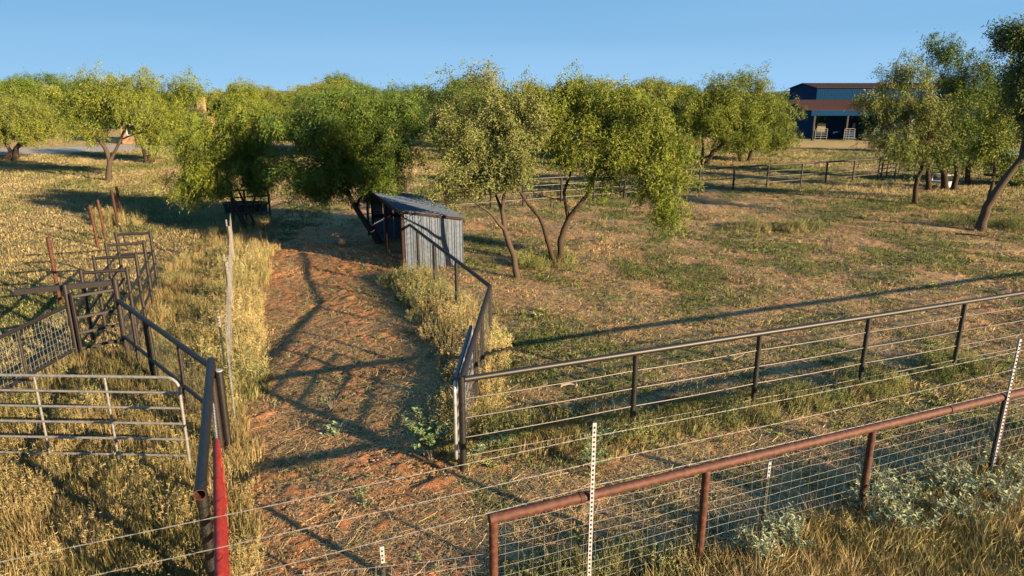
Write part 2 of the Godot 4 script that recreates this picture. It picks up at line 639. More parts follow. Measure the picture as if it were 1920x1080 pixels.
func tree(label: String, base_px: Vector2, trunks: Array, lobes: Array, o: Dictionary) -> Node3D:
	var base := G(base_px.x, base_px.y)
	base.y = gh(base.x, base.z)
	var root := thing("mesquite_tree", label, "tree", base, o.get("group", ""))
	var tr := []
	for l in trunks:
		var w := line_at(base.z, l)
		tr.append(w)
	# trunk lines that begin on the ground begin at ground height
	for w in tr:
		if w[0].y < .5:
			w[0] = Vector3(w[0].x, gh(w[0].x, w[0].z) - .02, w[0].z)
	grow(root, {"base": base, "trunks": tr, "lobes": lobes_at(base.z, lobes, o.get("dens", 1.0)), "radius": o.get("radius", .14), "seed": o.seed, "bark": o.get("bark", M.bark), "tint": o.tint, "tint2": o.tint2,
		"sprays": o.get("sprays", 20), "clump": o.get("clump", .42), "droop": o.get("droop", .95), "leaf": o.get("leaf", 1.0)})
	return root

# ---------------------------------------------------------------- the lie of the land
var lane_poly := PackedVector2Array()
var pen_poly := PackedVector2Array()
var verge_poly := PackedVector2Array()
var strip_poly := PackedVector2Array()
var yard_poly := PackedVector2Array()
var shed_poly := PackedVector2Array()
var weed_lines := []

func poly(px: Array) -> PackedVector2Array:
	var out := PackedVector2Array()
	for e in px:
		var p := G(e[0], e[1])
		out.append(Vector2(p.x, p.z))
	return out

func gh(x: float, z: float) -> float:
	var d := sqrt(x * x + z * z)
	return nz.get_noise_2d(x * 7.0, z * 7.0) * .07 + nz.get_noise_2d(x * 1.2 + 50.0, z * 1.2) * .10 * clampf((d - 20.0) / 40.0, 0.0, 1.0)

func in_poly(x: float, z: float, p: PackedVector2Array) -> bool:
	return Geometry2D.is_point_in_polygon(Vector2(x, z), p)

# how much of the tall weeds along the fences stands at a place
func weediness(x: float, z: float) -> float:
	var best := 0.0
	for w in weed_lines:
		var q := Geometry2D.get_closest_point_to_segment(Vector2(x, z), w[0], w[1])
		var d := q.distance_to(Vector2(x, z))
		best = maxf(best, clampf(1.6 - 1.6 * d / w[2], 0.0, 1.0) * w[3])
	return best

# 0 lane, 1 right field, 2 weedy pen, 3 left field, 4 verge, 5 strip beside the alley
func zone(x: float, z: float) -> int:
	if in_poly(x, z, lane_poly):
		return 0
	if in_poly(x, z, verge_poly):
		return 4
	if in_poly(x, z, pen_poly):
		return 2
	if in_poly(x, z, strip_poly):
		return 5
	if in_poly(x, z, yard_poly):
		return 3
	return 1

func axis_lines(dense_from: float, dense_to: float, step: float, from: float, to: float) -> PackedFloat32Array:
	var out := PackedFloat32Array()
	var low := []
	var x := dense_from
	var s := step
	while x > from:
		s *= 1.10
		x -= s
		low.append(maxf(x, from))
	low.reverse()
	for e in low:
		out.append(e)
	x = dense_from
	while x < dense_to:
		out.append(x)
		x += step
	s = step
	out.append(dense_to)
	x = dense_to
	while x < to:
		s *= 1.10
		x += s
		out.append(minf(x, to))
	return out

func make_ground() -> void:
	var xs := axis_lines(-12.0, 15.0, .11, -3200.0, 3200.0)
	var zs := axis_lines(-26.0, -4.0, .11, -3600.0, 60.0)
	var mb := MB.new()
	var fine := FastNoiseLite.new()
	fine.seed = 5
	fine.frequency = 1.0
	fine.fractal_octaves = 3
	var w := xs.size()
	var hs := PackedFloat32Array()
	for z in zs:
		for x in xs:
			var y := gh(x, z)
			var d := sqrt(x * x + z * z)
			var near := d < 45.0
			var col := Color(.30, .20, .095)
			var big := nz.get_noise_2d(x * 2.5 + 300.0, z * 2.5)
			var mid := nz.get_noise_2d(x * 11.0, z * 11.0 + 90.0)
			if near:
				var zo := zone(x, z)
				if zo == 0:
					y += fine.get_noise_2d(x * 2.6, z * 2.6) * .085 + fine.get_noise_2d(x * 7.0, z * 7.0) * .035
					col = Color(.34, .135, .052).lerp(Color(.37, .19, .08), clampf(.5 + mid, 0, 1))
				elif zo == 1:
					y += fine.get_noise_2d(x * 2.6, z * 2.6) * .05 + fine.get_noise_2d(x * 7.0, z * 7.0) * .022
					col = Color(.40, .20, .09).lerp(Color(.44, .295, .14), clampf(.5 + mid * 1.2 + big * .5, 0, 1))
				elif zo == 3:
					col = Color(.43, .31, .135).lerp(Color(.33, .285, .11), clampf(.5 + big * 1.3, 0, 1))
				else:
					col = Color(.22, .15, .07).lerp(Color(.27, .19, .08), clampf(.5 + mid, 0, 1))
			else:
				col = Color(.42, .29, .12).lerp(Color(.29, .27, .10), clampf(.45 + big * 1.5 + mid * .4, 0, 1))
				if d > 160.0:
					col = col.lerp(Color(.12, .13, .05), clampf((nz.get_noise_2d(x * .3, z * .3) + .4) * 1.4, 0, 1))
			mb.v.append(Vector3(x, y, z))
			mb.n.append(Vector3.UP)
			mb.c.append(col)
			hs.append(y)
	for j in zs.size():
		for i in w:
			var a := j * w + i
			var dx := 0.0
			var dz := 0.0
			if i > 0 and i < w - 1:
				dx = (hs[a + 1] - hs[a - 1]) / (xs[i + 1] - xs[i - 1])
			if j > 0 and j < zs.size() - 1:
				dz = (hs[a + w] - hs[a - w]) / (zs[j + 1] - zs[j - 1])
			mb.n[a] = Vector3(-dx, 1, -dz).normalized()
			if i < w - 1 and j < zs.size() - 1:
				mb.ix.append_array(PackedInt32Array([a, a + 1, a + w, a + 1, a + w + 1, a + w]))
	structure("ground", mb, M.soil)

func make_hills() -> void:
	var mb := MB.new()
	for band in [[1500.0, 13.0, 3], [2400.0, 30.0, 7]]:
		var last := []
		for i in 121:
			var a := lerpf(-1.15, 1.15, i / 120.0)
			var h: float = band[1] * (.55 + .45 * nz.get_noise_1d(i * 3.0 + band[2] * 100.0))
			var p := Vector3(sin(a) * band[0], -2, -cos(a) * band[0])
			var q := Vector3(sin(a) * (band[0] + 220.0), h, -cos(a) * (band[0] + 220.0))
			var e := Vector3(sin(a) * (band[0] + 600.0), -2, -cos(a) * (band[0] + 600.0))
			if i > 0:
				mb.flat(last[0], p, q, last[1], Vector3(0, 1, .3))
				mb.flat(last[1], q, e, last[2], Vector3.UP)
			last = [p, q, e]
	structure("hills", mb, M.hill)

# ---------------------------------------------------------------- ground plants
func scatter_ground() -> void:
	var short := PackedFloat32Array()
	var tall := PackedFloat32Array()
	var weed := PackedFloat32Array()
	var litter := PackedFloat32Array()
	var forb := PackedFloat32Array()
	var r := RandomNumberGenerator.new()
	r.seed = 77
	var straw := Color(.46, .34, .18)
	var straw2 := Color(.54, .45, .27)
	var gold := Color(.37, .305, .145)
	var green := Color(.105, .145, .036)
	var green2 := Color(.165, .20, .06)
	var olive := Color(.19, .20, .08)
	var brown := Color(.23, .145, .07)
	for i in 56000:
		var d := sqrt(36.0 + r.randf() * 160.0) if r.randf() < .16 else pow(3.74 + r.randf() * 5.2, 2.0)
		var a := r.randf_range(-.78, .78)
		var x := sin(a) * d
		var z := -cos(a) * d
		if in_poly(x, z, shed_poly):
			continue
		var zo := zone(x, z) if d < 42.0 else 3
		var wd := weediness(x, z) if d < 40.0 else 0.0
		var mid := nz.get_noise_2d(x * 9.0 + 20.0, z * 9.0)
		var big := nz.get_noise_2d(x * 2.2, z * 2.2 + 70.0)
		var s := r.randf_range(.7, 1.3) * (1.0 + d / 55.0)
		var b := Basis(Vector3.UP, r.randf() * TAU).scaled_local(Vector3(s, s * r.randf_range(.75, 1.25), s))
		var p := Vector3(x, gh(x, z), z)
		var u := r.randf()
		var k := r.randf_range(.75, 1.2)
		if wd > r.randf() * 1.15:
			if u < .50:
				put(weed, b.scaled_local(Vector3.ONE * (.55 + .45 * wd)), p, olive.lerp(green2 if x > -.5 else gold, clampf(.5 + big * 1.4 + r.randf_range(-.3, .3), 0, 1)) * k)
			elif u < .82:
				put(tall, b.scaled_local(Vector3.ONE * (.5 + .3 * wd)), p, gold.lerp(olive, clampf(.4 + mid + r.randf_range(-.3, .3), 0, 1)) * k)
			else:
				put(short, b.scaled_local(Vector3.ONE * 1.4), p, green2.lerp(straw, r.randf()) * k)
			continue
		if zo == 0:
			if u < .22 + mid * .45:
				put(litter, b, p, straw.lerp(brown, r.randf() * .8) * k)
			elif u > .965 - maxf(0.0, mid) * .1:
				put(short, b.scaled_local(Vector3.ONE * r.randf_range(.5, 1.0)), p, green.lerp(straw, r.randf() * .9) * k)
			elif u > .955:
				put(forb, b.scaled_local(Vector3.ONE * .55), p, Color(.14, .19, .09) * k)
		elif zo == 1:
			var greenish := clampf(.27 + mid * 1.3 + big * .9, 0.02, .9)
			if u < .28 - greenish * .18 + mid * .25:
				put(litter, b, p, straw.lerp(brown, r.randf() * .6).lerp(straw2, r.randf() * .3) * k)
			elif u < .33 + greenish * .46:
				put(short, b.scaled_local(Vector3.ONE * r.randf_range(.6, 1.25)), p, straw.lerp(green.lerp(green2, r.randf()), clampf(greenish * 1.9 + r.randf_range(-.3, .4), 0, 1)) * k)
			elif u > .993:
				put(forb, b.scaled_local(Vector3.ONE * .7), p, green2 * k)
		elif zo == 3:
			if d > 40.0 and u < .35:
				continue
			put(short, b.scaled_local(Vector3(1.1, .9 + .8 * clampf(.4 + mid, 0, 1), 1.1)), p, gold.lerp(straw2, r.randf() * .6).lerp(green2, clampf(.25 + big * 1.3 + r.randf_range(-.15, .2), 0, 1)) * k)
		elif zo == 2 or zo == 5:
			if u < .48:
				put(tall, b.scaled_local(Vector3.ONE * (.75 if zo == 2 else .5)), p, gold.lerp(olive, clampf(.45 + mid * 1.3 + r.randf_range(-.3, .3), 0, 1)).lerp(brown, r.randf() * .35) * k)
			elif u < (.86 if zo == 2 else .74 + mid):
				put(weed, b.scaled_local(Vector3.ONE * (.72 if zo == 2 else .62)), p, olive.lerp(gold, clampf(.5 + big + r.randf_range(-.3, .4), 0, 1)) * k)
			else:
				put(litter, b, p, straw.lerp(brown, r.randf() * .7) * k)
		else:
			if u < .70:
				put(tall, b.scaled_local(Vector3.ONE * .8), p, gold.lerp(straw2, r.randf() * .7).lerp(green2, clampf(.22 + mid, 0, .6)) * k * 1.12)
			elif u < .86:
				put(weed, b.scaled_local(Vector3.ONE * .7), p, olive.lerp(gold, r.randf()) * k)
			else:
				put(litter, b, p, straw * k)
	var e := [
		["straw_litter", litter_mesh(1, 80, .42, .13, .0034), litter, "flattened dry straw lying over the red soil", "straw"],
		["short_grass", tuft_mesh(2, 9, .36, 22, .095, .07, .0045, .07), short, "short grass tufts, part green and part dried yellow", "grass"],
		["tall_dry_grass", tuft_mesh(3, 9, .36, 24, .44, .10, .0040, .20), tall, "tall golden dry grass in the pens and along fences", "grass"],
		["broom_weeds", weed_mesh(4, 6, .36, 9, .45, .20, 20, .052, .0036), weed, "yellow green fine-leaved weeds standing along the fence lines", "weeds"],
		["low_forbs", weed_mesh(5, 2, .25, 8, .20, .16, 8, .06, .012), forb, "low bluish green leafy weeds dotted over the bare soil", "weeds"]]
	for q in e:
		var o := multi(q[1], q[2], M.grass, q[0], self)
		o.set_meta("label", q[3])
		o.set_meta("category", q[4])

# lumps of trampled soil in the lane and on the bare field
func scatter_clods() -> void:
	var r := RandomNumberGenerator.new()
	r.seed = 909
	var mb := MB.new()
	for k in 3:
		var o := Vector3(r.randf_range(-.05, .05), 0, r.randf_range(-.05, .05))
		var q := r.randf_range(.5, 1.0)
		var rings := []
		for j in 4:
			var e := [-.3, .35, .8, 1.0][j] as float
			var w := [.95, 1.0, .62, .12][j] as float
			var row := []
			for i in 7:
				var a := TAU * i / 7.0
				row.append(o + Vector3(cos(a) * w, e * .62, sin(a) * w) * .03 * q * r.randf_range(.75, 1.25))
			rings.append(row)
		for j in 3:
			for i in 7:
				var m := (i + 1) % 7
				mb.flat(rings[j][i], rings[j][m], rings[j + 1][m], rings[j + 1][i], rings[j][i] - o + Vector3(0, .01 * j, 0))
	var buf := PackedFloat32Array()
	for i in 26000:
		var d := 6.0 * pow(30.0 / 6.0, r.randf())
		var a := r.randf_range(-.75, .75)
		var x := sin(a) * d
		var z := -cos(a) * d
		var zo := zone(x, z)
		if zo > 1 or in_poly(x, z, shed_poly):
			continue
		var m := nz.get_noise_2d(x * 9.0 + 20.0, z * 9.0)
		if r.randf() < (.25 if zo == 0 else .6) + m:
			continue
		var s := r.randf_range(.4, 1.25) * (.6 + .4 * r.randf())
		put(buf, Basis(Vector3.UP, r.randf() * TAU).scaled_local(Vector3(s, s * r.randf_range(.6, 1.1), s)), Vector3(x, gh(x, z) + .008, z), Color(.35, .165, .075).lerp(Color(.36, .22, .12), r.randf()) * r.randf_range(.8, 1.1))
	var o := multi(mb.mesh(), buf, M.clod, "soil_clods", self)
	o.set_meta("label", "small reddish lumps of trampled soil on the lane and field")
	o.set_meta("category", "soil")

# leafy plants one can tell apart
func leafy(label: String, called: String, at: Vector3, h: float, wide: float, stems: int, leaves: int, ll: float, lw: float, col: Color, seed_: int, group := "") -> Node3D:
	var r := RandomNumberGenerator.new()
	r.seed = seed_
	at.y = gh(at.x, at.z)
	var root := thing(called, label, "plant", at, group)
	var sm := MB.new()
	var buf := PackedFloat32Array()
	for i in stems:
		var a := r.randf() * TAU
		var d := Vector3(cos(a), 0, sin(a))
		var top := at + d * wide * r.randf_range(.15, 1.0) + Vector3.UP * h * r.randf_range(.5, 1.05)
		var mid := at.lerp(top, .5) + Vector3.UP * h * .12
		sm.tube([at - Vector3(0, .02, 0), mid, top], .006, 5, false, .002)
		for k in leaves:
			var t := r.randf_range(.3, 1.0)
			var p := at.lerp(mid, t * 2.0) if t < .5 else mid.lerp(top, t * 2.0 - 1.0)
			var b := r.randf() * TAU
			var ld := Vector3(cos(b), r.randf_range(-.2, .9), sin(b)).normalized()
			var bs := Basis.looking_at(ld, Vector3(r.randf_range(-.5, .5), 1, r.randf_range(-.5, .5)).normalized())
			put(buf, bs.scaled_local(Vector3.ONE * r.randf_range(.6, 1.25)), p - at, col.lerp(Color(col.r * 1.5, col.g * 1.35, col.b * 1.3), r.randf()) * r.randf_range(.85, 1.1))
	part(root, "stems", sm, M.wood)
	var lm := MB.new()
	var pts := [[0.0, .15], [.3, 1.0], [.6, .8], [1.0, 0.0]]
	for i in 3:
		for sg in [-1.0, 1.0]:
			var p0 := Vector3(0, -.12 * pts[i][0] * pts[i][0] * ll, -pts[i][0] * ll)
			var p1 := Vector3(0, -.12 * pts[i + 1][0] * pts[i + 1][0] * ll, -pts[i + 1][0] * ll)
			var q0 := p0 + Vector3(sg * lw * pts[i][1], lw * .3 * pts[i][1], 0)
			var q1 := p1 + Vector3(sg * lw * pts[i + 1][1], lw * .3 * pts[i + 1][1], 0)
			lm.quad(p0, q0, q1, p1, Vector3(-sg * .3, 1, 0).normalized())
	multi(lm.mesh(), buf, M.silver, "foliage", root)
	return root

# ---------------------------------------------------------------- fence pieces
func post(parent: Node3D, top: Vector3, r: float, m: Material, called := "post", sides := 12) -> MeshInstance3D:
	var y := gh(top.x, top.z)
	var mb := MB.new()
	mb.tube([Vector3(top.x, y - .2, top.z), top - Vector3(0, .012, 0), top], r, sides)
	# a slightly domed cap
	mb.tube([top, top + Vector3(0, r * .25, 0)], r, sides, true, r * .55)
	return part(parent, called, mb, m)

func t_post(label: String, top: Vector3, white_all: bool, face: Vector3, group := "", tip := .16) -> Node3D:
	var y := gh(top.x, top.z)
	var root := thing("steel_post", label, "post", Vector3(top.x, y, top.z), group)
	var side := face.cross(Vector3.UP).normalized()
	var a := Vector3(top.x, y - .25, top.z)
	var split := top - Vector3(0, tip, 0)
	for seg in ([[a, top, M.tpost_white]] if white_all else [[a, split, M.tpost_green], [split, top, M.tpost_white]]):
		var mb := MB.new()
		mb.bar(seg[0], seg[1], .044, .005, face)
		mb.bar(seg[0] - face * .0175, seg[1] - face * .0175, .005, .030, face)
		part(root, "shaft" if seg[2] != M.tpost_white or white_all else "painted_tip", mb, seg[2])
	var sm := MB.new()
	var h := top.y - y
	var k := int((h - .08) / .054)
	for i in k:
		var p := top - Vector3(0, .05 + i * .054, 0) + face * .008
		sm.box(Transform3D(Basis(side, Vector3.UP, face), p), Vector3(.016, .022, .012), .003)
	var so := part(root, "studs", sm, M.stud)
	so.set_meta("kind", "stuff")
	return root

func chain_link(mb: MB, p: Vector3, d: Vector3, up: Vector3, l: float, r: float) -> void:
	var pts := []
	for i in 11:
		var a := TAU * i / 10.0
		pts.append(p + d * cos(a) * l + up * sin(a) * l * .55)
	mb.tube(pts, r, 5, false)

# a tube gate: a = hinge-side ground point, b = free end, rails at given heights
func tube_gate(root: Node3D, a: Vector3, b: Vector3, low: float, high: float, rails: int, braces: Array, r: float, m: Material, round_corner := .14) -> void:
	var d := (b - a).normalized()
	var frame := []
	for c in [[a, low, -1, -1], [a, high, -1, 1], [b, high, 1, 1], [b, low, 1, -1]]:
		var corner: Vector3 = c[0] + Vector3(0, c[1], 0)
		for i in 6:
			var t := i / 5.0
			# the quarter circle runs from one side of the corner to the other
			var ang := t * PI * .5
			var inn: Vector3 = corner - d * c[2] * round_corner - Vector3(0, c[3] * round_corner, 0)
			var first: Vector3
			var second: Vector3
			if c[2] * c[3] > 0:
				first = Vector3(0, c[3], 0) if c[2] < 0 else Vector3(0, c[3], 0)
				second = d * c[2]
			else:
				first = d * c[2]
				second = Vector3(0, c[3], 0)
			frame.append(inn + (first * cos(ang) + second * sin(ang)) * round_corner)
	frame.append(frame[0])
	pipe(root, "frame", frame, r, m, 10)
	for i in range(1, rails):
		var y := lerpf(low, high, pow(float(i) / rails, .92))
		pipe(root, "rail", [a + d * r * .5 + Vector3(0, y, 0), b - d * r * .5 + Vector3(0, y, 0)], r * .82, m, 8)
	for t in braces:
		var p := a.lerp(b, t) + d.cross(Vector3.UP) * -.012
		pipe(root, "brace", [p + Vector3(0, low, 0), p + Vector3(0, high, 0)], r * .8, m, 8)

# ---------------------------------------------------------------- the parts of the ranch
func build_right_fence() -> void:
	# black pipe fence from the corner by the lane to the right
	var px := [[865, 712], [1203, 668], [1440, 632], [1640, 597], [1815, 567], [1990, 538]]
	var tops := px.map(func(e): return G(e[0], e[1], 1.5))
	# straighten the line in plan
	var a: Vector3 = tops[0]
	var b: Vector3 = tops[5]
	for i in range(1, 5):
		var t: float = (tops[i] - a).dot(b - a) / (b - a).length_squared()
		tops[i] = a.lerp(b, t)
	var root := thing("pipe_fence", "black pipe fence with steel rods between the lane corner and the field edge", "fence", Vector3(a.x, 0, a.z))
	tops.append(b + (b - a).normalized() * 2.9)
	for k in [5.8, 8.7, 11.6, 14.5, 17.4]:
		tops.append(b + (b - a).normalized() * k)
	for i in tops.size():
		var p: Vector3 = tops[i] - Vector3(0, .045 if i > 0 else -.03, 0)
		post(root, p, .052 if i == 0 else .045, M.black)
	for i in tops.size() - 1:
		var d: Vector3 = (tops[i + 1] - tops[i]).normalized()
		pipe(root, "top_rail", [tops[i] + d * (.045 if i == 0 else .0), tops[i + 1]], .047, M.black, 14)
	pipe(root, "rail_joint", [tops[3].lerp(tops[4], .78), tops[3].lerp(tops[4], .80)], .053, M.black, 14)
	for h in [1.19, .88, .56, .25]:
		for i in tops.size() - 1:
			var off := Vector3(0, h - 1.5, 0)
			pipe(root, "rod", sagged(tops[i] + off, tops[i + 1] + off, .012, 4), .0095, M.rod, 7)

func build_lane_fence() -> void:
	# from the corner back along the lane, then bent towards the shed
	var c0 := G(865, 712, 1.5)
	var c1 := G(919, 537, 1.5)
	var c2 := G(757, 413, 1.5)
	var m0 := c0.lerp(c1, .5)
	var root := thing("pipe_fence", "black pipe fence with woven wire bending along the lane to the tin shed", "fence", Vector3(c1.x, 0, c1.z))
	var list := [c0.lerp(c1, .62), c1, c1.lerp(c2, .30), c1.lerp(c2, .55), c1.lerp(c2, .78), c2]
	for p in list:
		post(root, p - Vector3(0, .05, 0), .045, M.black)
	post(root, m0 - Vector3(0, .05, 0) + (c1 - c0).normalized() * -.6, .045, M.black)
	pipe(root, "top_rail", [c0 + (c1 - c0).normalized() * .06, c1], .047, M.black_worn, 14)
	pipe(root, "top_rail", [c1, c2], .047, M.black, 14)
	var g := Vector3(0, -1.5, 0)
	net(root, c0 + g, c1 + g, 1.42, .08, .10, 9, .0024, M.wire_dull)
	net(root, c1 + g, c2 + g, 1.42, .08, .12, 9, .0024, M.wire_dull)
	# a blue tube gate swung open against it
	var gd := (c1 - c0).normalized()
	var n := gd.cross(Vector3.UP).normalized()
	if n.x > 0:
		n = -n
	var a := c0 + g + n * .10 - gd * .02
	var b := G(884, 612, 1.42)
	b.y = 0
	b = a + (b - a).normalized() * minf(a.distance_to(b), 3.0)
	var gt := thing("tube_gate", "blue and silver tube gate folded back against the lane fence corner post", "gate", a)
	tube_gate(gt, a, b, .16, 1.42, 6, [.5], .028, M.galv)
	var mb := MB.new()
	mb.tube([a + Vector3(0, 1.455, 0) + (b - a).normalized() * .14, b + Vector3(0, 1.455, 0) - (b - a).normalized() * .14], .036, 10)
	part(gt, "top_tube", mb, M.blue_paint)

func build_rusty_fence() -> void:
	var h := 1.42
	var px := [[925, 972], [1330, 880], [1640, 803], [1888, 742]]
	var t := px.map(func(e): return G(e[0], e[1], h))
	var a: Vector3 = t[0]
	var b: Vector3 = t[3]
	for i in [1, 2]:
		var s: float = (t[i] - a).dot(b - a) / (b - a).length_squared()
		t[i] = a.lerp(b, s)
	var dir := (b - a).normalized()
	t.append(b + dir * 2.4)
	t.append(b + dir * 4.9)
	var root := thing("pipe_fence", "rusty brown pipe fence with woven wire panels nearest the dry verge", "fence", Vector3(a.x, 0, a.z))
	for p in t:
		post(root, p - Vector3(0, .048, 0), .046, M.rust)
	pipe(root, "top_rail", [a - dir * .045, t[1].lerp(t[0], .62)], .054, M.rust, 14)
	pipe(root, "top_rail", [t[1].lerp(t[0], .62), t[2].lerp(t[3], .55)], .051, M.rust, 14)
	pipe(root, "top_rail", [t[2].lerp(t[3], .55), t[5]], .054, M.rust, 14)
	for q in [t[1].lerp(t[0], .62), t[2].lerp(t[3], .55)]:
		pipe(root, "rail_joint", [q - dir * .025, q + dir * .025], .060, M.rust_dark, 14)
	var back := dir.cross(Vector3.UP).normalized()
	if back.z > 0:
		back = -back
	var g := Vector3(0, -h, 0)
	net(root, a + g + back * .06, t[5] + g + back * .06, 1.28, .04, .152, 11, .0017, M.wire)
	# low woven wire that runs on to the left of the end post
	var left := G(560, 1090, 0.92)
	left.y = 0
	var lf := thing("wire_fence", "low sagging woven wire running left from the rusty end post", "fence", Vector3(a.x, 0, a.z))
	net(lf, a + g + back * .06 - dir * .06, left, .98, .03, .16, 8, .0026, M.wire)
	var facing := -back
	# tall white studded posts carry the barbed wire above the rail
	var f0 := a + g
	var line_z := func(px_: float, py_: float) -> Vector3:
		# where the pixel's ray meets the upright plane just in front of the fence
		var d := pray(px_, py_)
		var o := f0 - back * .075
		var tt: float = (o - Vector3(0, CAM_H, 0)).dot(back) / d.dot(back)
		return Vector3(0, CAM_H, 0) + d * tt
	var p1: Vector3 = line_z.call(1115, 793)
	var p2: Vector3 = line_z.call(1914, 636)
	t_post("tall white studded steel post standing at the first bay of the rusty fence", p1, true, facing)
	t_post("tall white studded steel post beside the far rusty post and silver plants", p2, true, facing)
	t_post("short green steel post with white tip inside the rusty fence mesh", G(1444, 866, 1.12), false, facing, "", .22)
	t_post("short white-tipped steel post in the low woven wire", G(716, 1025, 1.0), false, facing, "", .2)
	# barbed wire
	var wl := thing("barbed_wire_fence", "three barbed wire strands stretched between the tall white posts", "fence", Vector3(p1.x, 0, p1.z))
	var dw := (p2 - p1).normalized()
	for s in [[0, 1050, 1113, 818, 1912, 658], [155, 1080, 1110, 868, 1905, 692], [400, 1090, 1106, 912, 1897, 731]]:
		var l: Vector3 = line_z.call(s[0], s[1])
		var m: Vector3 = line_z.call(s[2], s[3])
		var e: Vector3 = line_z.call(s[4], s[5])
		var far := e + (e - m)
		var lf2 := l + (l - m) * .4
		for pair in [[lf2, m], [m, e], [e, far]]:
			var mb := MB.new()
			var u: Vector3 = pair[0]
			var v: Vector3 = pair[1]
			var length := u.distance_to(v)
			var steps := int(length / .045)
			for ph in [0.0, PI]:
				var pts := []
				for i in steps + 1:
					var f := float(i) / steps
					var ang: float = ph + i * .9
					pts.append(u.lerp(v, f) - Vector3(0, .02 * 4.0 * f * (1.0 - f), 0) + Vector3(0, cos(ang), 0) * .0028 + back * sin(ang) * .0028)
				mb.tube(pts, .0018, 4, false)
			var barbs := int(length / .12)
			for i in barbs:
				var f := (i + .5) / barbs
				var q := u.lerp(v, f) - Vector3(0, .02 * 4.0 * f * (1.0 - f), 0)
				var an := rng.randf() * TAU
				var dd := (Vector3.UP * cos(an) + back * sin(an)) * .016 + (v - u).normalized() * .004
				mb.tube([q - dd, q + dd], .0016, 4, false)
			part(wl, "strand", mb, M.wire)

func build_left_net_fence() -> void:
	var tops := [G(410, 593, 1.5), G(420, 478, 1.5), G(424, 412, 1.5)]
	var root := thing("wire_fence", "woven wire fence seen edge-on along the weedy left side of the lane", "fence", Vector3(tops[0].x, 0, tops[0].z))
	var near := G(418, 700, 1.3)
	var pts := [near, tops[0], tops[1], tops[2], tops[2] + (tops[2] - tops[1]) * .5]
	for i in pts.size() - 1:
		var a: Vector3 = pts[i]
		var b: Vector3 = pts[i + 1]
		a.y = 0; b.y = 0
		a.x += .10; b.x += .10
		net(root, a, b, 1.3, .05, .15, 10, .0026, M.wire)
	var labels := ["white-tipped steel post at the near end of the left lane wire", "middle white-tipped steel post in front of a grey timber post", "farthest white-tipped steel post of the left lane wire by the leaning tree"]
	for i in 3:
		t_post(labels[i], tops[i], false, Vector3(0, 0, 1), "", .22)
	for e in [[424, 492, 1.38], [429, 425, 1.38]]:
		var p := G(e[0], e[1], e[2])
		var w := thing("timber_post", "weathered grey timber post on the left lane wire " + ("in the tall weeds" if e[1] == 492 else "near the green brush"), "post", Vector3(p.x, 0, p.z))
		var mb := MB.new()
		mb.tube([Vector3(p.x + .04, -.2, p.z), Vector3(p.x + .02, .7, p.z), p], .062, 9, true, .052)
		part(w, "shaft", mb, M.wood)
		var cm := MB.new()
		cm.tube([p + Vector3(0, .001, 0), p + Vector3(.003, .018, 0)], .050, 9, true, .04)
		part(w, "top_end", cm, M.wood)

